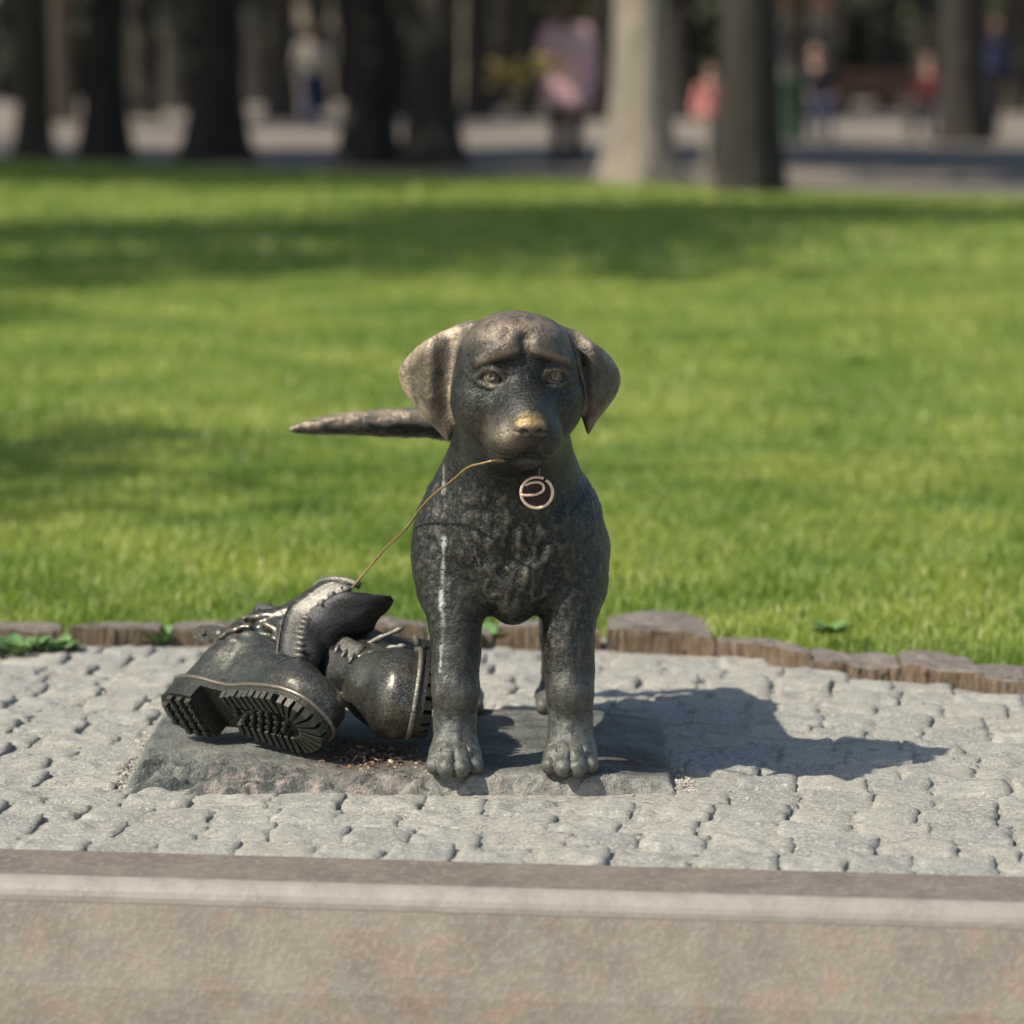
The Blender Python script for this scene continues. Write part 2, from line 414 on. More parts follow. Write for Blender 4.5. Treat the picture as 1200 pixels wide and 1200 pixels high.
c = t.mix(t.rng(rnd, 0, 1, 0, .65), c, (.27, .268, .24)); c = t.mix(t.rng(t.n('ShaderNodeMath', {0: t.math('MULTIPLY', rnd, 37.)}, operation='FRACT').outputs[0], .6, 1, 0, .5), c, (.52, .47, .37)); c = t.mix(t.noise(v, 260, 3, .75, .5, .66), c, (.66, .63, .53))
c = t.mix(t.math('MULTIPLY', t.noise(v, 48, 4, .7, .54, .70), .35), c, (.19, .18, .155))
c = t.mix(t.math('MULTIPLY', t.noise(t.coord('World', (.5, 1.6, 1)), 120, 4, .75, .54, .66), .3), c, (.20, .19, .165))
c = t.mix(t.math('MULTIPLY', t.noise(v, 5, 4, .6, .5, .7), .35), c, (.42, .38, .30))
b = t.bump(t.noise(v, 190, 5, .75), 1., .004); b = t.bump(t.noise(t.coord('World', (.6, 1.4, 1)), 60, 5, .7), 1., .008, b)
M['sett'] = t.out(Base_Color=c, Roughness=.9, Normal=b)
def sett_mesh(wd, dp, seed):
    g = np.random.default_rng(seed); n = 11; th = g.uniform(0, 9); V = []
    u = np.linspace(-1, 1, n)
    for i in range(n):
        for j in range(n):
            a, b2 = u[i], u[j]; s = 1.0
            r = max(abs(a), abs(b2))
            # square rounded towards its corners
            q = (1-.04*abs(a*b2)**3)
            V.append([a*wd/2*q, b2*dp/2*q, 0])
    V = np.array(V); rr = np.maximum(np.abs(V[:, 0])/(wd/2), np.abs(V[:, 1])/(dp/2))
    V[:, 0] += .0035*vnoise(V+[0, 0, seed], .028, 1)*rr; V[:, 1] += .0035*vnoise(V+[0, 0, seed], .028, 2)*rr
    V[:, 2] = .0046*fbm(V+[0, 0, seed*.1], .026, 3, 7)+V[:, 0]*g.uniform(-.035, .035)+V[:, 1]*g.uniform(-.035, .035) + .0012*(.5-np.abs(fbm(V+[0, 0, seed*.1], .013, 2, 17))) - .0030*np.clip((rr-.88)/.12, 0, 1)**2
    F = [(i*n+j, (i+1)*n+j, (i+1)*n+j+1, i*n+j+1) for i in range(n-1) for j in range(n-1)]
    ring = [i*n for i in range(n)]+[(n-1)*n+j for j in range(1, n)]+[i*n+n-1 for i in range(n-2, -1, -1)]+[j for j in range(n-2, 0, -1)]
    m = len(V); V = list(V)+[[V[r0][0]*1.01, V[r0][1]*1.01, -.03] for r0 in ring]
    for i in range(len(ring)): j = (i+1) % len(ring); F.append((ring[j], ring[i], m+i, m+j))
    return V, F
variants = []
for s_ in range(14):
    wd = [.070, .077, .083, .090][s_ % 4]; dp = .076+.003*(s_ % 3)
    V, F = sett_mesh(wd, dp, s_); me = mesh('sett', V, F); me.polygons.foreach_set('use_smooth', [True]*len(F)); me.materials.append(M['sett'])
    variants.append((wd, dp, me, V, F))
SL = (-.455, .200, 3.972, 4.405)
cand = []
ca, sa = math.cos(ang), math.sin(ang)
r_ = 0; vy = .045
while vy < 1.9:
    vx = -2.1+random.uniform(0, .08)
    while vx < 2.1:
        k = random.randrange(14); wd = variants[k][0]; cx = vx+wd/2
        x = cx*ca-vy*sa + .004*math.sin(vx*9); y = 3.612+cx*sa+vy*ca + .006*math.sin(vx*5+r_)
        vx += wd+random.uniform(.001, .006)
        if y+.02 > yedge(x) or y-.035 < ybk(x): continue
        if SL[0]-.03 < x < SL[1]+.03 and SL[2]-.012 < y < SL[3]+.012: continue
        cand.append((x, y, k, random.uniform(-.003, .002), random.uniform(-.03, .03)+(random.randrange(2)*math.pi)))
    vy += .0815; r_ += 1
def seen(x, y): return abs(x*4000/y) < 620
cand.sort(key=lambda q: (not seen(q[0], q[1]), q[1]))
print('setts', len(cand), sum(seen(q[0], q[1]) for q in cand))
outer = []; OF = []
for i, (x, y, k, dz, rz) in enumerate(cand):
    if i < 298:
        o = bpy.data.objects.new('sett', variants[k][2]); col.objects.link(o); o.parent = pave
        o.location = (x, y, PAVE+.002+dz); o.rotation_euler = (0, 0, ang+rz)
    else:
        V = np.array(variants[k][3]); V = V @ rotm(0, 0, math.degrees(ang+rz)).T + [x, y, PAVE+.002+dz]
        m = len(outer); outer.extend(V.tolist()); OF += [tuple(m+q for q in f) for f in variants[k][4]]
if outer: tag(link('setts', mesh('setts', outer, OF), M['sett'], pave, smooth=True), kind='stuff')

# ---------------------------------------------------------------- stone plinth slab
t = NT('dark_rough_plinth_stone'); v = t.coord('World')
c = t.mix(t.noise(v, 12, 5, .65, .35, .65), (.095, .10, .085), (.27, .27, .225))
c = t.mix(t.math('MULTIPLY', t.noise(v, 26, 4, .7, .54, .66), .75), c, (.07, .10, .085))
c = t.mix(t.noise(v, 230, 3, .7, .55, .75), c, (.42, .41, .37))
c = t.mix(t.math('MULTIPLY', t.attr('soil'), t.noise(v, 60, 4, .7, .35, .55)), c, (.13, .085, .05))
c = t.mix(t.math('MULTIPLY', t.attr('chalk'), t.noise(v, 38, 4, .7, .48, .6)), c, (.46, .37, .31))
c = t.mix(t.math('MULTIPLY', t.attr('sand'), t.noise(v, 90, 4, .7, .3, .6)), c, (.40, .385, .32))
b = t.bump(t.noise(v, 190, 5, .75), 1., .005); b = t.bump(t.noise(v, 42, 5, .7), 1., .012, b)
M['plinth'] = t.out(Base_Color=c, Roughness=.72, Normal=b)
nx, ny = 260, 180
X, Y = np.meshgrid(np.linspace(SL[0], SL[1], nx), np.linspace(SL[2], SL[3], ny), indexing='ij')
P = np.stack([X.ravel(), Y.ravel(), np.zeros(nx*ny)], 1)
x, y = P[:, 0], P[:, 1]
ye = np.interp(x, [-.46, -.40, -.3, -.2, -.15, -.05, .2], [4.16, 4.14, 4.085, 4.02, 4.0, 3.992, 3.985]) + .008*fbm(P, .06, 3, 2)
tt = np.clip((y-3.972)/(ye-3.972+1e-6), 0, 1)
z = -.026*(1-tt**.75)
z += .0016*fbm(P, .05, 4, 1)*(tt >= 1)
z += np.clip((1-tt)*1.8, 0, 1)*(.028*(1-np.abs(fbm(P @ rotm(0, 0, 28)*[1, 2.4, 1], .06, 4, 9)))-.014)
z -= .012*np.clip((x-.11)/.08, 0, 1)
# shallow hollow where the dirt gathers and rounded outer corners
z -= .006*np.exp(-(((x+.15)/.07)**2+((y-4.13)/.07)**2))
ed = np.minimum.reduce([x-SL[0], SL[1]-x, SL[3]-y]); ed = ed+.006*fbm(P, .05, 3, 5)
z -= .03*np.clip(1-ed/.014, 0, 1)**2
cd_ = np.hypot(np.clip(x-.155, 0, 1), np.clip(y-4.36, 0, 1)); z -= .05*np.clip((cd_-.04)/.02, 0, 1)
zz_ = z.reshape(nx, ny); zz_[:, 0] = zz_[:, -1] = -.06; zz_[0, :] = zz_[-1, :] = -.06; P[:, 2] = zz_.ravel()
i = np.arange((nx-1)*(ny-1)); a = (i//(ny-1))*ny + i % (ny-1)
F = np.stack([a, a+ny, a+ny+1, a+1], 1)
me = fast_mesh('stone_plinth', P, F)
soil = np.exp(-(((x+.17)/.06)**2+((y-4.10)/.09)**2)) + .9*np.exp(-(((x-.15)/.05)**2+((y-4.08)/.06)**2))
attr(me, 'soil', np.clip(soil*1.3, 0, 1)); attr(me, 'chalk', np.clip((1-tt)*1.6, 0, 1)*(x > -.36)); attr(me, 'sand', np.clip((4.012-y+.02*fbm(P, .07, 3, 19))/.02, 0, 1)*np.clip((x+.16)/.05, 0, 1))
plinth = link('stone_plinth', me, M['plinth'], smooth=True)
tag(plinth, 'dark weathered stone slab under the dog statue and the boots', 'stone slab')

# ---------------------------------------------------------------- rough stone edging at the lawn
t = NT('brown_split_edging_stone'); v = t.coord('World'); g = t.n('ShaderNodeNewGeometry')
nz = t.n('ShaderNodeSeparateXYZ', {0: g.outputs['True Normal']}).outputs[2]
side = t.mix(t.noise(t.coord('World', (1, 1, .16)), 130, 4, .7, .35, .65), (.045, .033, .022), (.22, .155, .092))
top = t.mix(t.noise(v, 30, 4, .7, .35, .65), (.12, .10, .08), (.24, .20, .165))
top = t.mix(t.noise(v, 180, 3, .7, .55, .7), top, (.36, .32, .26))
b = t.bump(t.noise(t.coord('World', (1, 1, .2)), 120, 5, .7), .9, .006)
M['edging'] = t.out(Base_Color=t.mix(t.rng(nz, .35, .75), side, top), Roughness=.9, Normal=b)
edging = tag(empty('stone_edging'), 'row of rough brown edging stones between lawn and grey setts', 'edging', kind='structure')
def edge_stone(px0, px1, depth, zt, seed, fwd=0., rough=1.):
    zt -= .005 if px0 < 700 else (.009 if px0 == 709 else .003)
    g = np.random.default_rng(seed)
    x0 = (px0-600)*4.95/4000; x1 = (px1-600)*4.95/4000
    for _ in range(3):
        x0 = (px0-600)*float(yedge(x0))/4000; x1 = (px1-600)*float(yedge(x1))/4000
    n = 26; out = []
    for i in range(n+1):
        s = i/n; xx = x0+(x1-x0)*s; out.append((xx, float(yedge(xx))-fwd*math.sin(math.pi*s)))
    back = [(x1-.004, float(yedge(x1))+depth*.8)]
    for i in range(1, 6):
        s = i/6; xx = x1+(x0-x1)*s; back.append((xx, float(yedge(xx))+depth*(.8+.35*math.sin(math.pi*s)+g.uniform(-.08, .08))))
    back.append((x0+.004, float(yedge(x0))+depth*.8))
    ring = np.array([(p[0], p[1], 0) for p in out+back]); m = len(ring)
    cen = ring.mean(0); layers = [(-.06, 0., .004), (-.012, 0., .006), (.004, .0, .007), (.75, .0, .006), (.97, .03, .004), (1.0, .1, .003)]
    V = []
    for li, (hf, ins, nz_) in enumerate(layers):
        zz = PAVE-.008+(zt-PAVE+.008)*(hf if hf < .5 else hf*(1+.16*vnoise(r0_, .06, seed)))
        r2 = ring+(cen-ring)*ins; r0_ = ring*[1, 1, 0]; q = r2+np.stack([0*ring[:, 0], 0*ring[:, 0], zz+0*ring[:, 0]], 1)
        off = nz_*rough*(fbm(q*[1, 1, .3], .022, 3, seed)+.35*fbm(q*[1, 1, .15], .006, 2, seed)); dirv = r2-cen; dirv /= np.linalg.norm(dirv, axis=1)[:, None]+1e-9
        q = q+dirv*off[:, None]; q[:, 2] += .003*rough*vnoise(q, .03, seed+3)*(hf > .5)
        V += q.tolist()
    F = []
    for l in range(len(layers)-1):
        for i in range(m): j = (i+1) % m; F.append((l*m+i, l*m+j, (l+1)*m+j, (l+1)*m+i))
    c2 = V[(len(layers)-1)*m:]; cc = np.mean(c2, 0); cc[2] += .001
    # inner ring for the top relief
    inner = [list(np.array(p)*.5+cc*.5) for p in c2]
    for p in inner: p[2] += g.uniform(-.002, .003)
    k0 = (len(layers)-1)*m; k1 = len(V); V += inner; V.append(list(cc)); kc = len(V)-1
    for i in range(m): j = (i+1) % m; F.append((k0+i, k0+j, k1+j, k1+i)); F.append((k1+i, k1+j, kc))
    V = [list(p) for p in V]
    o = link('edging_stone', mesh('edging_stone', V, F), M['edging'], edging)
    for p in o.data.polygons: p.use_smooth = False
    return o
for q in [(-420, -300, .06, .006), (-296, -180, .06, .008), (-176, -66, .06, .006), (-62, 74, .06, .008), (79, 190, .055, .012), (196, 300, .06, .010), (305, 402, .06, .010), (407, 503, .06, .013),
          (508, 574, .05, .004), (580, 704, .07, .013), (709, 836, .17, .020), (838, 952, .07, .006), (948, 1062, .085, .000),
          (1058, 1152, .15, .004), (1148, 1262, .12, .000), (1266, 1370, .1, .0), (1374, 1490, .1, .002)]:
    edge_stone(*q, seed=int(q[0])+900, fwd=.012 if q[0] in (709, 948) else .003, rough=2.2 if q[0] == 948 else 1.)

# ---------------------------------------------------------------- the bronze dog
dog = Field()
y0 = 4.0
# trunk of the body
dog.ell((-.003, 4.12, .252), (.106, .105, .086), .02)
dog.ell((-.003, 4.085, .285), (.094, .082, .085), .03)
dog.cap((-.003, 4.14, .262), (-.002, 4.38, .268), .090, .074, .03)
dog.ell((0, 4.40, .262), (.085, .075, .085), .03)
# neck
dog.cap((.0, 4.035, .395), (-.003, 4.09, .31), .068, .088, .035)
# shoulders and chest keel
for s in (-1, 1):
    dog.ell((s*.072, 4.085, .235), (.043, .062, .085), .03)
    dog.ell((s*.034, 4.035, .262), (.034, .03, .06), .02)
dog.ell((0, 4.045, .222), (.04, .045, .045), .03)
dog.ell((.0, 4.05, .192), (.022, .045, .026), .015)
# front legs
for s in (-1, 1):
    x = .0675*s + (.0005)
    dog.path([(x*1.05, 4.06, .22), (x, 4.04, .165), (x, 4.030, .10), (x*1.0, 4.028, .065), (x, 4.02, .03)], [.038, .0325, .0285, .0265, .0270], .016)
    dog.ell((x, 4.014, .090), (.0225, .020, .022), .014)                # wrist
    dog.ell((x, 4.006, .020), (.0305, .034, .020), .012)                 # paw
    for j, (dx, dy, r) in enumerate([(-.0235, .010, .0095), (-.0083, -.003, .0105), (.0088, -.003, .0105), (.0240, .010, .0095)]):
        dog.cap((x+dx*.85, 4.0+dy, .026), (x+dx, 3.973+dy, .0115), r*.95, r*1.04, .0035)
    for dx in (-.0165, .0, .0168):
        dog.cap((x+dx, 3.962+abs(dx)*.5, .004), (x+dx*.85, 3.978+abs(dx)*.5, .034), .0022, .0012, .003, 's')
    # hind leg
    x = .064*s if s < 0 else .0565
    dog.ell((x, 4.385, .215), (.037, .07, .09), .025)
    dog.path([(x, 4.36, .17), (x, 4.43, .115), (x, 4.455, .085)], [.035, .021, .018], .015)
    dog.path([(x, 4.455, .085), (x, 4.43, .03)], [.018, .019], .012)
    dog.ell((x, 4.40, .017), (.027, .042, .017), .012)
    for dx in (-.017, 0, .017): dog.cap((x+dx, 4.385, .016), (x+dx, 4.362, .010), .009, .0095, .004)
# tail held out level to the left
dog.path([(0, 4.45, .315), (-.03, 4.475, .342), (-.075, 4.475, .357), (-.135, 4.46, .3635), (-.20, 4.45, .3630), (-.25, 4.445, .3600), (-.284, 4.44, .3565)],
         [.030, .025, .0215, .0190, .0160, .0115, .0050], .02)
# head in its own frame: a right, b towards the camera, c up
HC = np.array([.003, 4.005, .470]); yaw = R(8); cy, sy = math.cos(yaw), math.sin(yaw)
HR = np.array([[cy, sy, 0], [sy, -cy, 0], [0, 0, 1.]])     # rows: world from (a,b,c)
def hp(a, b, c): return HC + HR @ np.array([a, b, c])
HROT = HR.copy()
def hell(c, r, k=.01, mode='u', rx=0):
    Q = HROT @ np.array(Matrix.Rotation(R(rx), 3, 'X')); dog.ell(hp(*c), r, k, mode, Q)
def hcap(a, b, ra, rb=None, k=.01, mode='u'): dog.cap(hp(*a), hp(*b), ra, rb, k, mode)
hell((0, -.010, .010), (.068, .078, .060), .02)
hell((0, .028, .018), (.058, .050, .047), .02)
for s in (-1, 1):
    hell((s*.036, .022, -.032), (.042, .052, .050), .02)      # cheeks
    hell((s*.034, .043, .010), (.028, .022, .020), .020)      # brow bone
    hell((s*.022, .046, .040), (.030, .030, .020), .02)
hcap((0, .045, -.018), (0, .108, -.048), .035, .0230, .02)      # bridge of the muzzle
hell((0, .075, -.048), (.034, .055, .034), .02)
for s in (-1, 1): hell((s*.0190, .091, -.067), (.0240, .038, .0265), .012)   # flews
hell((0, .066, -.0925), (.027, .046, .0125), .006)                # jaw
hell((0, .094, -.0945), (.015, .017, .0085), .005)
hcap((0, .03, -.075), (0, .0, -.085), .045, .05, .02)
# nose
hell((0, .1300, -.0530), (.0180, .0115, .0108), .0022)
hell((0, .124, -.0465), (.0140, .010, .007), .004)
for s in (-1, 1):
    hell((s*.0130, .124, -.059), (.0058, .009, .0065), .004)
    hell((s*.0092, .1400, -.0585), (.0056, .0085, .0046), .002, 's')
    hcap((s*.0110, .138, -.0595), (s*.0185, .131, -.0575), .0018, .0010, .002, 's')
hcap((0, .1395, -.062), (0, .127, -.084), .0016, .0018, .004, 's')   # philtrum
# mouth line
for s in (-1, 1):
    P_ = [(0, .128, -.080), (s*.012, .127, -.087), (s*.026, .115, -.0885), (s*.038, .096, -.086), (s*.046, .080, -.080)]
    for i in range(4): hcap(P_[i], P_[i+1], .0036, .0034-.0005*i, .0025, 's')
# eyes
for s in (-1, 1):
    hell((s*.0360, .083, -.001), (.0165, .016, .0110), .006, 's')
    pass
    hell((s*.0360, .0625, -.0005), (.0119, .0122, .0119), .0008)
    # iris ring and pupil cut into the eyeball, a rim left standing
    ec = np.array([s*.0360, .0625, -.0005]); ax = np.array([s*.10, 1, .02]); ax /= np.linalg.norm(ax)
    for q in range(16):
        a0 = 2*math.pi*q/16; a1 = 2*math.pi*(q+1)/16
        u = np.cross(ax, [0, 0, 1]); u /= np.linalg.norm(u); v_ = np.cross(u, ax)
        f = lambda a_, r_: ec + ax*math.sqrt(0.0124**2-r_**2) + (u*math.cos(a_)+v_*math.sin(a_))*r_
        hcap(f(a0, .0068), f(a1, .0068), .0014, .0014, .0006, 's')
    hcap(ec+ax*.0122+[0, 0, .0005], ec+ax*.0134+[0, 0, .0005], .0026, .0026, .0006, 's')
    # lids
    L1 = [(s*.0195, .0740, -.0085), (s*.0260, .0755, .0040), (s*.0360, .0755, .0092), (s*.0465, .0695, .0062), (s*.0540, .0600, -.0040)]
    L2 = [(s*.0195, .0740, -.0085), (s*.0280, .0735, -.0112), (s*.0370, .0728, -.0120), (s*.0465, .0675, -.0095), (s*.0540, .0600, -.0040)]
    for L_, lr in ((L1, .0016), (L2, .0007)):
        q = spline(L_, 3)
        for i in range(len(q)-1): hcap(q[i], q[i+1], lr, lr, .0050)
    # fold above the lid and raised brow
    q = spline([(s*.0215, .0790, .0125), (s*.033, .0785, .0195), (s*.046, .0700, .0180), (s*.054, .060, .010)], 3)
    for i in range(len(q)-1): hcap(q[i], q[i+1], .0012, .0010, .006, 's')
    q = spline([(s*.0100, .0735, .035), (s*.021, .0750, .0310), (s*.036, .0728, .0250), (s*.050, .0620, .0160)], 3)
    for i in range(len(q)-1): hcap(q[i], q[i+1], .0017, .0015, .014)
hell((0, .045, .034), (.036, .030, .028), .024)
# forehead furrow
hcap((0, .0870, .020), (0, .0795, .044), .0020, .0014, .016, 's')
# ears: outlines in the x-z plane, each a thick curved sheet hanging beside the cheek
def pz(pts): return smooth_poly([((a-600)/1000, CAMH-(b-88)/1000) for a, b in pts])
EL = pz([(556, 374), (524, 384), (494, 400), (473, 422), (464, 439), (469, 459), (482, 477), (498, 493), (512, 508), (525, 520), (532, 505), (534, 480), (533, 450), (541, 422), (552, 400)])
ER = pz([(650, 380), (680, 388), (706, 407), (722, 424), (730, 443), (727, 462), (714, 481), (701, 496), (690, 513), (683, 500), (679, 480), (677, 450), (671, 420), (660, 398)])
EARF = []
def ear(poly, s):
    lo = poly.min(0); hi = poly.max(0)
    def fn(P):
        X, Y, Z = P.T
        o = s*X - .068                                       # distance outwards from the side of the skull
        f = 4.003 + .46*np.clip(o, -.03, .2) - .018*np.exp(-((o-.030)/.016)**2)*np.clip((Z-.38)/.06, 0, 1) + .05*np.clip(.44-Z, 0, 1) + .25*np.clip(Z-.49, 0, 1)
        a = poly_sd(X, Z, poly)+.0005; b = (np.abs(Y-f)-.0078)*.9
        k = .014; h = np.maximum(k-np.abs(a-b), 0)/k
        return np.maximum(a, b)+h*h*k*.25
    EARF.append(fn)
    dog.add(fn, (lo[0], 3.955, lo[1]), (hi[0], 4.08, hi[1]), .009)
ear(EL, -1); ear(ER, 1)
fine = lambda c: ((c[:, 2] > .355) & (c[:, 1] < 4.06)) | ((c[:, 2] < .045) & (c[:, 1] < 4.06))
V, F = sculpt(dog, (-.31, 3.84, -.01), (.15, 4.52, .56), .0026, 'dog', fine)
Nn = normals(V, F)
x, y, z = V.T
front = np.clip((4.16-y)/.05, 0, 1)
chest = front*np.clip((.355-z)/.03, 0, 1)*np.clip((z-.16)/.04, 0, 1)
mid = np.exp(-(((x-.005)/.055)**2+((z-.245)/.05)**2))
ridg = 1-np.abs(fbm(V*[1, 1, .6] @ rotm(0, 28, 0), .028, 3, 2))*1.6
pm = np.clip(.5+1.2*vnoise(V, .06, 40), .15, 1)
disp = chest*mid*(.0085*ridg - .005) + chest*.0011*fbm(V, .010, 3, 11)+chest*.0022*fbm(V, .045, 2, 12)
lowz = np.clip((.36-z)/.03, 0, 1)
disp += lowz*.0011*pm*fbm(V*[1, 1, .45], .008, 3, 6) + lowz*.0016*fbm(V, .04, 2, 16)
disp += (x < -.09)*(z > .33)*(y > 4.3)*.0016*fbm(V*[.5, 1, 1], .010, 3, 31)
disp += (1-lowz)*.00025*fbm(V, .008, 3, 12)
leg = np.clip((.17-z)/.02, 0, 1)*np.clip((z-.04)/.02, 0, 1); disp += leg*.0009*fbm(V*[1, 1, .5], .022, 3, 21)
V = V + Nn*disp[:, None]
V[:, 2] = np.maximum(V[:, 2], -.001)
me = fast_mesh('bronze_dog', V, F)
hv = (V-HC) @ HR                                             # head frame coordinates
ha, hb, hc = hv.T
gold = np.clip(1.25-np.sqrt((ha/.0185)**2+((hb-.134)/.020)**2+((hc+.049)/.013)**2), 0, .45)/.45*np.clip((Nn[:, 2]+.15)*1.5, .08, 1)*(hc > -.067)*.8  # polished nose gold; shade under it painted by fading down-facing faces
dl = np.abs(poly_sd(x, z, EL)); dr = np.abs(poly_sd(x, z, ER))
isear = (y < 4.07) & (z > .38)
nb = (y < 4.10) & (y > 3.94) & (z > .37)
el = np.where(nb & (x < 0), EARF[0](V), 1); er = np.where(nb & (x > 0), EARF[1](V), 1)
wear_and_pale = np.clip(1.3-np.abs(el)/.004, 0, 1)*(np.clip(1-dl/.016, 0, 1)*.85+.28)*np.clip((-.058-x)/.012, 0, 1) + np.clip(1.3-np.abs(er)/.004, 0, 1)*(np.clip(1-dr/.012, 0, 1)*.5+.12)*np.clip((x-.066)/.012, 0, 1)
wear_and_pale = wear_and_pale*np.clip((z-.375)/.05, 0, 1)
wear_and_pale += np.clip((z-.495)/.035, 0, 1)*.55*(np.abs(x) < .10)
brow = np.exp(-((hc-(.035-np.abs(ha)*.33))/.0045)**2)*(hb > .045)*(np.abs(ha) < .055)*(np.abs(ha) > .006)
wear_and_pale += brow*.38
wear_and_pale += .38*np.exp(-(((ha+.028)/.022)**2+((hc+.062)/.018)**2))*(hb > .05)  # paler patch on the left flew only
lid = np.exp(-((np.hypot(np.abs(ha)-.036, hc+.001)-.0125)/.003)**2)*(hb > .05); wear_and_pale += lid*.04+.34*(np.hypot(np.abs(ha)-.036, hc+.0005) < .0095)*(hb > .05)
wear_and_pale += (x < -.10)*(z > .33)*(y > 4.3)*np.clip(Nn[:, 2]+.2, 0, 1)*.75                      # tail, paler where it faces up
attr(me, 'wear', np.clip(wear_and_pale, 0, 1)); attr(me, 'gold', gold)
sx = -.0825 + .0022*vnoise(np.stack([z*0, z*0, z], 1), .03, 4) + .010*np.clip((.21-z)/.15, 0, 1)*0
stw = .0020*(1+.8*vnoise(np.stack([z*0, z*0, z], 1), .012, 9))
streak = np.clip(1.6-np.abs(x-sx)/stw, 0, 1)*(z > .115)*(z < .372)*(y < 4.2)*(Nn[:, 1] < .15)*np.clip(.45+1.2*vnoise(np.stack([z*0, z*0, z], 1), .016, 14), .0, 1)
attr(me, 'streak', np.clip(streak, 0, 1))
attr(me, 'dust', np.clip((.13-z)/.10, 0, 1)*.75+np.clip((.19-z)/.1, 0, 1)*.15)
dogo = link('dog_statue', me, M['bronze'], smooth=True); me.name = 'dog_statue'
tag(dogo, 'bronze puppy statue standing on the stone slab with a lace in its mouth', 'dog statue')

# the tag that hangs under the chin
tc = at(629, 577, 3.945); tagr = empty('collar_tag', tuple(tc)); tag(tagr, 'round copper tag with a letter e curl hanging under the dog chin', 'tag')
gap_disc = []; n = 28
for k in range(n): a = 2*math.pi*k/n; gap_disc.append((.0165*math.cos(a), -.0010, .0165*math.sin(a)))
for k in range(n): a = 2*math.pi*k/n; gap_disc.append((.0165*math.cos(a), .0025, .0165*math.sin(a)))
link('disc', mesh('disc', gap_disc, [tuple(range(n)), tuple(range(n, 2*n))[::-1]]+[(k, n+k, n+(k+1) % n, (k+1) % n) for k in range(n)]), M['tag_disc'], tagr)  # dark plate painted in for the shaded gap behind the open curl
# rim starts as the outer ring and curls inwards into the e
pts = []
for k in range(0, 45):
    a = R(65)+k/44*R(350); rr = .0182; pts.append((rr*math.cos(a), -.002, rr*.98*math.sin(a)))
tube('rim', pts, .0019, 8, M['tag_rim'], tagr)
pts = spline([(-.0178, -.003, -.0025), (-.010, -.0035, -.003), (.000, -.0038, -.0015), (.0072, -.0038, .0025), (.0075, -.0035, .0085), (.0020, -.003, .0122), (-.0060, -.003, .0115), (-.0135, -.003, .0085)], 6)
tube('curl', pts, .0017, 8, M['tag_rim'], tagr)
tube('hanger', spline([(.002, .000, .017), (.002, .006, .026), (.0, .012, .036)], 4), .0018, 6, M['bronze'], tagr)

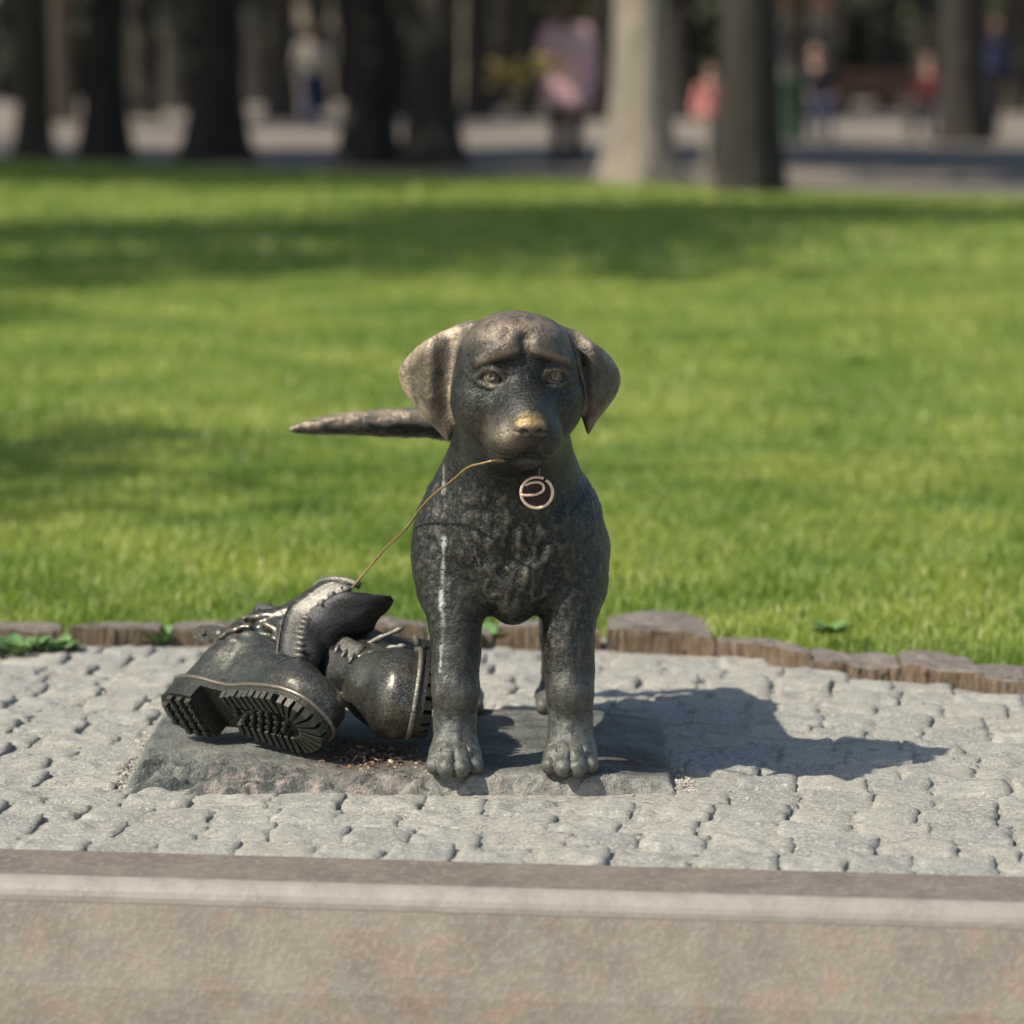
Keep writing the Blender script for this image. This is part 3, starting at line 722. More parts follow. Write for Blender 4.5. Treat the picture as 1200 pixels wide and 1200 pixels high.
# ---------------------------------------------------------------- boots
def boot(name, loc, Rm, label, mirror=1, bend=(0., 0.), part_long=True):
    """boot frame: x towards the toe, z up the shaft, y sideways; sole top at z=0"""
    f = Field(); m = mirror
    f.ell((.045, 0, .045), (.044, .037, .055), .02)
    f.cap((.05, 0, .042), (.19, .004*m, .036), .036, .041, .02)
    f.ell((.212, .003*m, .029), (.068, .0505, .035), .012) if m > 0 else f.ell((.212, -.003, .024), (.066, .0535, .034), .012)
    f.cap((.070, 0, .086), (.175, .003*m, .044), .040, .034, .03)
    f.ell((.060, 0, .105), (.052, .041, .06), .03)
    bx, by = bend
    top = (.062+bx, by, .198)
    def shaft(P, grow=0.):
        p = P; h = np.clip((p[:, 2]-.08)/.12, 0, 1)
        cx = .058+(top[0]-.058)*h; cyy = by*h; rx = .048+.008*h+grow; ry = .038+.003*h+grow
        return (np.sqrt(((p[:, 0]-cx)/rx)**2+((p[:, 1]-cyy)/ry)**2)-1)*.036
    def sh(P): return np.maximum(shaft(P), np.maximum(P[:, 2]-.205-.12*(P[:, 0]-.06), .08-P[:, 2]))
    f.add(sh, (-.06, -.06, .08), (.19, .07, .232), .015)
    # creases round the ankle
    for zz, tl in ((.085, .1), (.108, -.05), (.13, .12), (.155, -.08)):
        hz_ = max(0., (zz-.08)/.12); q = [(.058+(bx+.004)*hz_+(.052+.008*hz_)*math.cos(a_), (.042+.003*hz_)*math.sin(a_), zz+tl*.3*math.cos(a_)) for a_ in np.linspace(R(40), R(320), 14)]
        for i in range(13): f.cap(q[i], q[i+1], .0028, .0028, .010, 's')
    # toe cap seam
    q = [(.170+.012*math.cos(a_), .052*math.sin(a_), .002+.078*math.cos(a_)) for a_ in np.linspace(R(-88), R(88), 16)]
    for i in range(15): f.cap(q[i], q[i+1], .0022, .0022, .003, 's')
    # hollow inside
    def inn(P): return np.maximum(shaft(P, -.013), .105-P[:, 2])
    f.add(inn, (-.03, -.05, .075), (.18, .05, .26), .004, 's')
    
    # the slit where the flaps part
    def slit(P):
        h = np.clip((P[:, 2]-.075)/.125, 0, 1); wdt = .016+.018*h
        return np.maximum(np.maximum(np.abs(P[:, 1])-wdt, .084-P[:, 2]), .075+bx*h+.25*np.maximum(.13-P[:, 2], 0)-P[:, 0])
    f.add(slit, (.07, -.04, .06), (.20, .04, .30), .004, 's')
    def skirt(P):
        a = poly_sd(P[:, 0], P[:, 1], OL)+.0015+.25*np.clip(P[:, 2], 0, .1); b = P[:, 2]-.020; k = .016; h = np.maximum(k-np.abs(a-b), 0)/k
        return (np.maximum(a, b)+h*h*k*.25)*.9
    OL = smooth_poly([(.284, .006*m), (.268, .032), (.225, .049), (.165, .045), (.11, .036), (.055, .040), (.015, .036), (-.004, .018), (-.006, -.006), (.010, -.032), (.05, -.040), (.11, -.035), (.165, -.043), (.225, -.046), (.266, -.030)], 2)
    f.add(skirt, (-.008, -.052, -.012), (.286, .052, .025), .02)
    # cut flat at the sole
    f.add(lambda P: P[:, 2]-0.0, (-.01, -.06, -.02), (.29, .06, .0), .002, 's')
    root = empty(name, loc); sc_ = float(np.linalg.norm(Rm[:, 0])); root.matrix_world = Matrix.LocRotScale(Vector(loc), Matrix((Rm/sc_).tolist()), Vector((sc_,)*3))
    tag(root, label, 'boot', 'pair of bronze army boots on the slab')
    V, F = sculpt(f, (-.07, -.062, -.008), (.290, .062, .232), .0026, 'upper', None, 1)
    Nn = normals(V, F); wk = np.clip((V[:, 2]-.03)/.05, 0, 1)*np.clip((.20-V[:, 0])/.05, 0, 1)
    V = V+Nn*(.0006*fbm(V, .02, 3, 5)+.0022*wk*(.6-np.abs(fbm(V*[1, .6, 1.6], .035, 3, 8))))[:, None]
    link('upper', fast_mesh('upper', V, F), M['boot'], root, smooth=True)
    # sole outline
    ol = smooth_poly([(.286, .006*m), (.270, .034), (.225, .052), (.165, .047), (.11, .036), (.055, .040), (.015, .036), (-.006, .018), (-.008, -.006), (.008, -.032), (.05, -.040), (.11, -.035), (.165, -.045), (.225, -.048), (.268, -.032)], 3)
    n = len(ol)
    def slab(nm, z0, z1, sc_=1., cond=None, mat=M['boot_sole'], pr=root):
        V = [(p[0], p[1], z0) for p in ol]+[(p[0], p[1], z1) for p in ol]
        F = [tuple(range(n))[::-1], tuple(range(n, 2*n))]+[(i, (i+1) % n, n+(i+1) % n, n+i) for i in range(n)]
        return link(nm, mesh(nm, V, F), mat, pr)
    # welt: ring a little proud of the upper, with stitched lip
    wl = [(.14+(p[0]-.14)*1.004, p[1]*1.015, -.001) for p in ol]; wl.append(wl[0])
    tube('welt', wl, .0036, 6, M['boot_pale'] if name == 'army_boot' and mirror < 0 else M['boot'], root, False)
    slab('midsole', -.012, .0)
    # heel block
    hb = [p for p in ol if p[0] < .078]; hb = sorted(hb, key=lambda p: math.atan2(p[1], p[0]-.035)); k = len(hb)
    V = [(p[0], p[1], -.034) for p in hb]+[(p[0], p[1], -.0121) for p in hb]
    link('heel', mesh('heel', V, [tuple(range(k))[::-1], tuple(range(k, 2*k))]+[(i, (i+1) % k, k+(i+1) % k, k+i) for i in range(k)]), M['boot_sole'], root)
    # lugs: bars round the rim, studs in the middle, radiating wedges at the toe
    def lug(poly, z1=-.0121, z0=-.023, nm='lug'):
        k = len(poly); c = np.mean(poly, 0)
        V = [((p[0]-c[0])*.86+c[0], (p[1]-c[1])*.86+c[1], z0) for p in poly]+[(p[0], p[1], z1) for p in poly]
        link(nm, mesh(nm, V, [tuple(range(k))[::-1], tuple(range(k, 2*k))]+[(i, (i+1) % k, k+(i+1) % k, k+i) for i in range(k)]), M['boot_sole'], root)
    def wat(x_):
        hi = max((p[1] for p in ol if abs(p[0]-x_) < .012), default=.03); lo = min((p[1] for p in ol if abs(p[0]-x_) < .012), default=-.03); return lo, hi
    xx = .112
    while xx < .222:
        lo, hi = wat(xx)
        for s, e in ((1, hi), (-1, lo)):
            lug([(xx, e*1.03), (xx+.0085, e*1.03), (xx+.0085+.004, e*.42), (xx+.004, e*.42)][::(1 if s < 0 else -1)])
        xx += .0125
    for k_ in range(-5, 6):                                   # toe wedges radiate from the ball
        a0 = R(k_*15-5.2); a1 = R(k_*15+5.2); c = np.array([.222, .003])
        def hit(a_):
            r_ = .07
            while r_ > .02:
                q = c+np.array([math.cos(a_), math.sin(a_)])*r_
                if poly_sd(np.array([q[0]]), np.array([q[1]]), ol)[0] < 0: break
                r_ -= .001
            return c+np.array([math.cos(a_), math.sin(a_)])*(r_+.001)
        i0 = c+np.array([math.cos(a0), math.sin(a0)])*.018; i1 = c+np.array([math.cos(a1), math.sin(a1)])*.018
        lug([i0, i1, hit(a1), hit(a0)][::-1])
    for ix in range(7):
        for iy in (-1, 0, 1):
            cx = .125+ix*.0155+(iy % 2)*.006; cyv = iy*.0125
            if ix == 6 and iy: continue
            lug([(cx+.0045*math.cos(a_), cyv+.0045*math.sin(a_)) for a_ in np.linspace(0, 2*math.pi, 7)[:-1]][::-1], nm='stud')
    for ix in range(4):
        for iy in range(-2, 3):
            cx = .008+ix*.018; cyv = iy*.0145
            if poly_sd(np.array([cx]), np.array([cyv]), ol)[0] > -.005: continue
            lug([(cx-.005, cyv-.005), (cx+.005, cyv-.005), (cx+.005, cyv+.005), (cx-.005, cyv+.005)][::-1], -.0341, -.041, 'stud')
    # flaps with eyelets along both sides of the slit
    def flap_pt(u, s, wv):        # u 0..1 up the lacing, wv 0 (edge) .. 1 (outer seam)
        zc = .078+(.206-.078)*u
        h = np.clip((zc-.08)/.12, 0, 1); rx = .048+.008*h+.003; ry = .038+.003*h+.003; cx = .058+bx*h; cyv = by*h
        inst = max(0., 1-u/.55)
        yv = (.016+.018*h) + .0*u
        ang0 = math.asin(min(.98, yv/ry)); aa = ang0+wv*.92
        X_ = cx+rx*math.cos(aa)+inst**1.3*.080; Y_ = cyv+s*ry*math.sin(aa); Z_ = zc+.010*inst-inst**2*.010-wv*inst*.016
        return np.array([X_, Y_, Z_])
    for s in (-1, 1):
        nu, nw = 26, 5; V = []; F = []
        for o_ in (0, 1):
            for i in range(nu):
                u = i/(nu-1)
                for j in range(nw):
                    wv = j/(nw-1); p = flap_pt(u, s, wv*(.9 if u < .88 else .9*math.sqrt(max(.05, 1-((u-.88)/.125)**2)))); cdir = p-np.array([.055, 0, p[2]]); cdir /= np.linalg.norm(cdir)
                    V.append(p+cdir*(.0042 if o_ == 0 else .0)+cdir*.0006*math.sin(u*60))
        K = nu*nw
        for i in range(nu-1):
            for j in range(nw-1):
                a = i*nw+j; q = (a, a+1, a+nw+1, a+nw); F.append(q if s < 0 else q[::-1]); q2 = tuple(K+t_ for t_ in q); F.append(q2[::-1] if s < 0 else q2)
        for i in range(nu-1):
            for j in (0, nw-1): a = i*nw+j; F.append((a, a+nw, K+a+nw, K+a))
        for j in range(nw-1):
            for i in (0, nu-1): a = i*nw+j; F.append((a, a+1, K+a+1, K+a))
        me = mesh('lace_flap', V, F); link('lace_flap', me, M['boot_pale'], root, smooth=True)
        for q in range(11):
            u = .03+q*.064 if q < 9 else (.70, .82)[q-9]
            if q == 8: continue
            p = flap_pt(u, s, .26); cdir = p-np.array([.055, 0, p[2]]); cdir /= np.linalg.norm(cdir)
            p2 = flap_pt(u, s, .10); d2 = p2-flap_pt(u, s, .62); d2 /= np.linalg.norm(d2)
            if q < 9: tube('eyelet', [p+cdir*.004-d2*.007, p+cdir*.0085, p+cdir*.005+d2*.009], [.0022, .0028, .0020], 6, M['boot_pale'], root)
            else: tube('hook', [p+cdir*.002, p+cdir*.010, p+cdir*.0105], [.0052, .0052, .001], 10, M['boot_pale'], root)
        p = flap_pt(.94, s, .22); cdir = p-np.array([.055, 0, p[2]]); cdir /= np.linalg.norm(cdir)
        tube('lace_hole', [p+cdir*.003, p+cdir*.0047], [.0024, .0024], 10, M['boot_dark'], root)  # dark plug drawn for the shade inside the hole
    # tongue bulging out between the flaps
    nu, nw = 20, 9; V = []; F = []
    for o_ in (0, 1):
        for i in range(nu):
            u = i/(nu-1); h = np.clip(u*1.0, 0, 1)
            for j in range(nw):
                wv = (j/(nw-1)*2-1)
                X_ = .058+bx*h+(.058+.026*u)*(1-.30*wv*wv)+max(0, .45-u)*.16; Y_ = by*h+wv*(.028+.018*u)*math.sqrt(max(.10, 1-(max(0, u-.55)/.47)**3)); Z_ = .080+.150*u-.05*max(0, u-.6)*wv*wv; X_ += .010*math.sin(min(1, u*1.1)*3.14)*(1-wv*wv)-.02*max(0, u-.8)
                X_ += .0045*math.sin(u*19+wv*3+math.sin(wv*7))*(1-u*.45)+.003*math.sin(wv*9+u*4)*u
                V.append((X_-(0 if o_ == 0 else .006), Y_, Z_))
    K = nu*nw
    for i in range(nu-1):
        for j in range(nw-1):
            a = i*nw+j; q = (a, a+1, a+nw+1, a+nw); F += [q, tuple(K+t_ for t_ in q)[::-1]]
    for i in range(nu-1):
        for j in (0, nw-1): a = i*nw+j; F.append((a, a+nw, K+a+nw, K+a))
    for j in range(nw-1):
        for i in (0, nu-1): a = i*nw+j; F.append((a, a+1, K+a+1, K+a))
    link('tongue', mesh('tongue', V, F), M['boot_dark'], root, smooth=True)
    # collar roll and heel strap
    q = []
    for a_ in np.linspace(R(45), R(315), 26):
        rx = .054; ry = .039; xx_ = .062+bx+rx*math.cos(a_); q.append((xx_, by+ry*math.sin(a_), .203+.12*(xx_-.06)))
    tube('collar', q, .0052, 8, M['boot_pale'], root)
    return root, flap_pt
def frame(X, Z):
    X = np.array(X, float); X /= np.linalg.norm(X); Z = np.array(Z, float); Z -= X*(Z@X); Z /= np.linalg.norm(Z)
    return np.stack([X, np.cross(Z, X), Z], 1)
R1 = frame((.74, -.67, .0), (.54, .60, .585))*.89
B1 = np.array([-.418, 4.195, .040])+.027*R1[:, 2]
boot1, fp1 = boot('army_boot', B1, R1, 'bronze army boot lying with its lugged sole towards the camera', 1, (.085, .0))
R2 = frame((.05, -.998, .0), (-.98, -.04, .17))
B2 = np.array([-.130, 4.315, .072])+.0*R2[:, 2]
boot2, fp2 = boot('army_boot', B2, R2, 'bronze army boot on its side with rounded toe cap, nearest the dog paw', -1, (-.055, .0))

for i_, P4 in enumerate(([(392, 776, 4.20), (412, 764, 4.19), (440, 750, 4.18), (474, 735, 4.17)], [(424, 778, 4.17), (440, 766, 4.165), (458, 759, 4.16), (476, 757, 4.15)], [(385, 790, 4.19), (396, 770, 4.185), (410, 772, 4.18), (424, 762, 4.18)])):
    q = spline([R2.T @ (at(*p_)-B2) for p_ in P4], 5)
    tube('lace_end', q, [.0032+.0009*math.sin(k_*1.9+i_) for k_ in range(len(q)-1)]+[.001], 7, M['boot_pale'], boot2)
# strap end of the right boot, seen behind the heel of the left one
tq = [at(a_, b_, 4.37) for a_, b_ in ((226, 737), (234, 733), (250, 733), (300, 745), (318, 752), (318, 764), (298, 762), (250, 754), (234, 752), (226, 746))]
V = [p+np.array([0, o_, 0]) for o_ in (0, .006) for p in tq]; k = len(tq)
V = [tuple(R2.T @ (p-B2)) for p in V]
link('strap', mesh('strap', V, [tuple(range(k)), tuple(range(k, 2*k))[::-1]]+[(i, k+i, k+(i+1) % k, (i+1) % k) for i in range(k)]), M['boot_pale'], boot2)
for px_, rr_ in ((239, .0035), (257, .0045)):
    p = at(px_, 743, 4.366); tube('rivet', [R2.T @ (p-B2), R2.T @ (p-np.array([0, .002, 0])-B2)], [rr_, rr_], 10, M['boot_dark' if rr_ < .004 else 'boot_pale'], boot2)  # smaller one is a dark dot for the shaded strap hole, larger a stud
# lace from the mouth to the upper flap of the left boot
cands = [(R1 @ fp1(.97, s, .0))+B1 for s in (-1, 1)]
endp = min(cands, key=lambda p: abs(600+p[0]*4000/p[1]-427)+abs(88+4000*(CAMH-p[2])/p[1]-672))
print('lace end px', 600+endp[0]*4000/endp[1], 88+4000*(CAMH-endp[2])/endp[1], endp)
d1 = float(endp[1])
pl = [at(592, 540, 3.905), at(578, 540, 3.893), at(565, 543, 3.90), at(548, 548, 3.92), at(530, 563, 3.95), at(510, 578, 3.99), at(492, 597, 4.03), at(478, 617, 4.07), at(462, 633, 4.12), at(447, 648, 4.18), endp+[0.004, 0, .003], endp+[-.002, .006, -.008]]
lq = spline(pl, 6); lace = tube('boot_lace', lq, [.0013+.0003*math.sin(k_*2.3)*math.sin(k_*.7) for k_ in range(len(lq))], 6, M['lace'])
tag(lace, 'thin golden boot lace running from the dog mouth down to the boot', 'lace')

# ---------------------------------------------------------------- small stuff on the ground
t = NT('dry_leaf_crumbs'); ri = t.n('ShaderNodeNewGeometry').outputs['Random Per Island']
c = t.n('ShaderNodeValToRGB'); t.set(c.inputs[0], ri); c.color_ramp.elements[0].color = (.07, .04, .025, 1); c.color_ramp.elements[1].color = (.55, .44, .32, 1)
e = c.color_ramp.elements.new(.6); e.color = (.2, .12, .06, 1)
M['litter'] = t.out(Base_Color=c.outputs[0], Roughness=.9)
def flakes(name, spots, size, mat, label, cat):
    V = []; F = []; g = np.random.default_rng(5)
    for (x_, y_, z_) in spots:
        s = size*g.uniform(.4, 1.3); Q = rotm(g.uniform(-50, 50), g.uniform(-50, 50), g.uniform(0, 360)); m = len(V)
        for p in ((-1, -.4, 0), (.1, -.6, .3), (1, 0, 0), (.1, .6, .25), (-.8, .4, .1), (0, 0, .5)): V.append(Q @ (np.array(p)*s)+[x_, y_, z_+s*.3])
        F += [(m, m+1, m+5), (m+1, m+2, m+5), (m+2, m+3, m+5), (m+3, m+4, m+5), (m+4, m, m+5), (m+4, m+3, m+2, m+1, m)[::1]]
    o = link(name, mesh(name, V, F), mat); return tag(o, label, cat, kind='stuff')
g = np.random.default_rng(9)
sp = [(g.normal(-.165, .035), g.normal(4.09, .05), -.002) for _ in range(330)]
flakes('leaf_litter', sp, .0035, M['litter'], 'crumbled dry leaves gathered between the boots on the slab', 'leaf litter')
sp = []
for _ in range(520):
    x_ = g.uniform(-.75, .75); y_ = g.uniform(3.66, 4.98)
    if SL[0] < x_ < SL[1] and SL[2] < y_ < SL[3]: continue
    sp.append((x_, y_, PAVE-.001))
for _ in range(160): sp.append((SL[1]+g.normal(.006, .006), g.uniform(3.97, 4.12), PAVE-.001)); sp.append((SL[0]-.004+g.normal(-.006, .006), g.uniform(3.97, 4.3), PAVE-.001))
M['pebble'] = flat('pale_stone_chips', (.50, .43, .35), .9, 0, .4, 30)
flakes('stone_chips', sp, .0024, M['pebble'], 'pale grit scattered in the joints of the grey setts', 'grit')
sp = [(g.uniform(-4, 4)*y_/14, y_, .0) for y_ in g.uniform(5.6, 24, 130)]
flakes('fallen_leaves', sp, .012, M['litter'], 'small dry leaves fallen on the lawn', 'fallen leaves')
# weeds by the edging
M['weed'] = flat('weed_leaf', (.10, .19, .05), .55, 0, .35, 60)
def weed(px, py, r, h, n, seed, lab, zt=PAVE):
    g = np.random.default_rng(seed); c = at(px, py, None, zt)
    root = empty('weed', tuple(c)); tag(root, lab, 'weed', 'weeds along the stone edging')
    for k in range(n):
        a = g.uniform(0, 2*math.pi); L_ = h*g.uniform(.5, 1.1); rr = r*g.uniform(.1, 1); b0 = np.array([math.cos(a)*rr*.4, math.sin(a)*rr*.4, 0]); d = np.array([math.cos(a)*.7, math.sin(a)*.7, 1*g.uniform(.4, 1)]); d /= np.linalg.norm(d)
        s_ = np.cross(d, [0, 0, 1]); s_ /= np.linalg.norm(s_); W = L_*g.uniform(.16, .3); V = []
        for q, wq in ((0, .1), (.35, .8), (.6, 1), (.85, .6), (1, .03)):
            p = b0+d*L_*q+np.array([0, 0, -.5*L_*q*q*.6]); V += [p-s_*W*wq, p+[0, 0, -W*.25*wq], p+s_*W*wq]
        F = []
        for i in range(4):
            for j in range(2): a0 = i*3+j; F.append((a0, a0+1, a0+4, a0+3))
        link('leaf', mesh('leaf', V, F), M['weed'], root, smooth=True)
weed(22, 766, .07, .045, 60, 1, 'low leafy weed at the far left end of the edging')
weed(66, 764, .05, .04, 40, 2, 'small weed in the joint between the two leftmost edging stones')
weed(190, 754, .03, .045, 22, 3, 'thin weed standing left of the boots at the edging')
weed(568, 754, .02, .055, 30, 4, 'weed growing in the edging gap seen between the dog front legs')
weed(975, 742, .05, .035, 26, 5, 'clover like weed above the dark broken edging stone', .0)
weed(655, 716, .04, .035, 20, 8, 'leafy weed at the lawn edge behind the big edging stone', .0)
weed(806, 766, .012, .016, 7, 6, 'tiny pale sprig at the foot of the big edging stone')

# ---------------------------------------------------------------- trees
def bark(name, c0, c1):
    t = NT(name); v = t.coord('Object', (1, 1, .22))
    n = t.noise(v, 14, 5, .7, .35, .65)
    return t.out(Base_Color=t.mix(n, c0, c1), Roughness=.95, Normal=t.bump(n, .9, .03))
M['bark_dark'] = bark('dark_bark', (.020, .017, .013), (.052, .044, .034))
M['bark_brown'] = bark('brown_bark', (.045, .035, .025), (.11, .088, .062))
M['bark_pale'] = bark('pale_bark', (.22, .185, .14), (.38, .325, .26))
t = NT('tree_leaves'); ri = t.n('ShaderNodeNewGeometry').outputs['Random Per Island']
t.out(Base_Color=t.mix(ri, (.035, .07, .015), (.10, .15, .035)), Roughness=.6); M['leaf'] = t.m
t = NT('autumn_leaves'); ri = t.n('ShaderNodeNewGeometry').outputs['Random Per Island']
t.out(Base_Color=t.mix(ri, (.16, .13, .03), (.30, .22, .06)), Roughness=.6); M['leaf_gold'] = t.m
def leafcloud(n, r, size, seed, clumps=26, flatness=.6):
    g = np.random.default_rng(seed); C = g.normal(size=(clumps, 3)); C /= np.linalg.norm(C, axis=1)[:, None]; C *= g.uniform(.25, .95, (clumps, 1))
    k = g.integers(0, clumps, n); P = (C[k]+g.normal(0, .17, (n, 3)))*[r, r, r*flatness]
    A = g.normal(size=(n, 3)); A /= np.linalg.norm(A, axis=1)[:, None]; B = np.cross(A, g.normal(size=(n, 3))); B /= np.linalg.norm(B, axis=1)[:, None]
    s = size*g.uniform(.5, 1.1, (n, 1)); V = np.stack([P-A*s, P-B*s*.5, P+A*s, P+B*s*.5], 1).reshape(-1, 3)
    return fast_mesh('crown', V, np.arange(n*4).reshape(-1, 4))
crowns = [leafcloud(5200, 4.2, .30, s) for s in (1, 2, 3)]+[leafcloud(1500, 4.2, .34, 4, 16)]
for c_ in crowns: c_.materials.append(M['leaf'])
def trunk_mesh(r, H, seed, flare=.45, lean=0.):
    g = np.random.default_rng(seed); seg = 20; V = []; F = []
    zs = [-.08, .05, .15, .3, .5, .8, 1.2, 1.7, 2.4, 3.4, 4.6, H]
    for z_ in zs:
        fl = 1+flare*math.exp(-max(z_, 0)/.35); rr = r*fl*(1-.35*max(z_, 0)/H)
        for k in range(seg):
            a = 2*math.pi*k/seg; q = 1+.05*math.sin(3*a+seed)+(.12*flare/.45)*math.exp(-max(z_, 0)/.3)*math.sin(5*a+seed*2)
            q += .05*float(vnoise(np.array([[math.cos(a)*r, math.sin(a)*r, z_*.4]]), r*.5, seed)[0])
            V.append((math.cos(a)*rr*q+lean*z_, math.sin(a)*rr*q, z_))
    for i in range(len(zs)-1):
        for k in range(seg): F.append((i*seg+k, i*seg+(k+1) % seg, (i+1)*seg+(k+1) % seg, (i+1)*seg+k))
    for l in range(6):                                         # limbs
        a = g.uniform(0, 6.28); z0 = g.uniform(3.2, H*.95); L_ = g.uniform(1.8, 3.2); p0 = np.array([lean*z0, 0, z0]); p1 = p0+[math.cos(a)*L_, math.sin(a)*L_, L_*.8]; b_ = len(V)
        for p, rr in ((p0, r*.35), ((p0+p1)/2+[0, 0, .2], r*.22), (p1, r*.08)):
            for k in range(7): t_ = 2*math.pi*k/7; V.append(p+np.array([-math.sin(a)*math.cos(t_), math.cos(a)*math.cos(t_), math.sin(t_)])*rr)
        for i in range(2):
            for k in range(7): F.append((b_+i*7+k, b_+i*7+(k+1) % 7, b_+(i+1)*7+(k+1) % 7, b_+(i+1)*7+k))
    return mesh('trunk', V, F)
def tree(x, y, r, mat, label, group='park trees behind the lawn', H=6.2, cs=1., cz=7.6, crown=0, flare=.45, lean=0., name='park_tree'):
    root = empty(name, (x, y, -.04)); tag(root, label, 'tree', group)
    link('trunk', trunk_mesh(r, H, int(abs(x*13+y*7)) % 97, flare, lean), M[mat], root, smooth=True)
    if cs:
        o = link('crown', crowns[crown if crown == 3 else crown % 3], None, root); o.location = (lean*H, 0, cz); o.scale = (cs, cs, cs); o.rotation_euler = (0, 0, x+y)
    return root
def tpx(px, basey, wpx, mat, label, **kw):
    d = 4000*(CAMH+.035)/(basey-88); return tree((px-600)*d/4000, d, wpx*d/4000/2, mat, label, **kw)
tpx(878, 228, 72, 'bark_dark', 'dark thick tree trunk right of the pale trunk', crown=1, flare=.25)
tpx(752, 216, 66, 'bark_pale', 'pale beige tree trunk flaring at its foot, right of the woman in pink', crown=2, flare=.65, cs=.9, lean=.0)
tpx(40, 185, 38, 'bark_brown', 'slim brown tree trunk at the far left edge of the lawn', crown=0)
tpx(124, 186, 50, 'bark_dark', 'second dark tree trunk from the left', crown=1)
tpx(254, 190, 62, 'bark_dark', 'third dark tree trunk from the left with wide flaring foot', crown=2, flare=.6)
tpx(432, 194, 58, 'bark_dark', 'dark tree trunk left of the grey twin trunk', crown=0)
tpx(508, 196, 60, 'bark_dark', 'dark grey tree trunk left of the woman in pink', crown=1)
tpx(1128, 166, 56, 'bark_dark', 'dark tree trunk standing on the gravel at the right', crown=2, flare=.3)
tpx(983, 132, 24, 'bark_dark', 'slim far dark trunk behind the bench at the right', crown=0)
k = 0
# thin woods behind
g = np.random.default_rng(12)
FAR = [(70, 143), (168, 138), (205, 130), (330, 140), (372, 128), (460, 135), (560, 137), (590, 126), (615, 133), (700, 140), (715, 126), (800, 130), (935, 126), (1040, 128), (1085, 122), (1190, 132), (300, 122), (20, 120), (148, 118), (660, 118), (405, 118), (-60, 150), (1270, 140), (-120, 120), (1330, 124)]
tm = {}
FLAB = {70: 'far trunk just right of the slim brown trunk at the left', 168: 'far trunk just right of the second dark trunk from the left', 205: 'far trunk just left of the third dark trunk with the wide foot',
 330: 'far trunk left of the distant walker in beige', 372: 'far trunk behind the distant walker in beige', 460: 'far trunk between the two neighbouring dark trunks left of the pink coat',
 560: 'far trunk right of the dark grey trunk left of the pink coat', 590: 'far trunk behind the yellowing branch', 615: 'far trunk just left of the person in the pink coat',
 700: 'far trunk just right of the person in the pink coat', 715: 'far trunk touching the left side of the pale beige trunk', 800: 'far trunk between the pale trunk and the child in salmon',
 935: 'far trunk right behind the green litter bin', 1040: 'far trunk behind the right part of the dark bench', 1085: 'far trunk behind the seated person in red', 1190: 'far trunk at the right edge of the view',
 300: 'far trunk just right of the third dark trunk with the wide foot', 20: 'far trunk at the left edge beside the slim brown trunk', 148: 'far trunk close behind the second dark trunk from the left',
 660: 'far trunk hidden behind the person in the pink coat', 405: 'far trunk just left of the dark trunk next to the beige walker'}
for px, by in FAR:
    d = 4000*(CAMH+.035)/(by-88); x_ = (px-600)*d/4000
    root = empty('far_tree', (x_, d, -.04)); tag(root, FLAB.get(px, 'far tree of the wood standing outside the view'), 'tree', 'far trees beyond the gravel')
    kk = k % 3
    if kk not in tm: tm[kk] = trunk_mesh(.30, 7, 40+kk, .3)
    tr_ = bpy.data.objects.new('trunk', tm[kk]); col.objects.link(tr_); tr_.parent = root
    if not tm[kk].materials: tm[kk].materials.append(M['bark_dark'] if kk else M['bark_brown'])
    o = link('crown', crowns[kk], None, root); o.location = (0, 0, 6.5); o.scale = (.8, .8, 1.0); o.rotation_euler = (0, 0, k*1.7); k += 1
# trees outside the left of the frame whose crowns shade the lawn
tree(-7.6, 15.1, .28, 'bark_brown', 'tree left of the view whose crown shades the middle lawn', 'trees left of the lawn', cz=8.0, cs=.62, crown=1, H=7)
tree(-5.4, 17.6, .24, 'bark_brown', 'tree left of the view whose crown shades the far lawn', 'trees left of the lawn', cz=8.0, cs=.5, crown=2, H=7)
tree(-6.6, 5.0, .12, 'bark_brown', 'young tree left of the view that shades the near lawn', 'trees left of the lawn', cz=5.6, cs=.36, crown=3, H=5)
tree(-8.2, 9.0, .14, 'bark_brown', 'young tree left of the view shading the left edge of the lawn', 'trees left of the lawn', cz=6.2, cs=.3, crown=2, H=5)
tree(-7.4, 12.3, .2, 'bark_brown', 'tree left of the view whose thin crown dapples the lawn', 'trees left of the lawn', cz=8.0, cs=.55, crown=3, H=7)
# rows standing in front of the gravel, left of the view
for i, (x_, y_, s_) in enumerate([(-9.5, 26, .9), (-13, 30, 1.), (-9, 33, 1.), (-16, 36, 1.1), (-3.2, 36.5, .9), (2.5, 38, .8), (-19, 42, 1.2), (7.5, 30, .8), (10.5, 36, 1.), (12, 46, 1.)]):
    px = 600+x_*4000/y_
    if 0 < px < 1200: continue
    tree(x_, y_, .25, 'bark_dark', 'park tree standing beside the view and shading the gravel', 'trees beside the view', cz=7.8, cs=s_, crown=i)
# low branch with yellowing leaves near the top edge
def branch(px, py, d, r, n, seed, label, mat='leaf_gold'):
    me = leafcloud(n, r, .06, seed, 8, .8); me.materials.append(M[mat]); c = at(px, py, d)
    root = empty('hanging_branch', tuple(c)); tag(root, label, 'branch', 'low branches hanging into the view')
    link('leaves', me, None, root)
    tube('twig', [(0, 0, -.1), (.05, 0, .6), (-.3, .2, 3.4)], [.01, .02, .05], 6, M['bark_dark'], root)
branch(612, 78, 31, .40, 260, 3, 'yellowing leafy branch left of the woman in pink')
branch(515, 4, 33, .35, 200, 4, 'green gold leaves at the top edge above the grey trunk')
branch(672, 14, 33, .28, 160, 6, 'yellow green leaves over the head of the woman in pink')
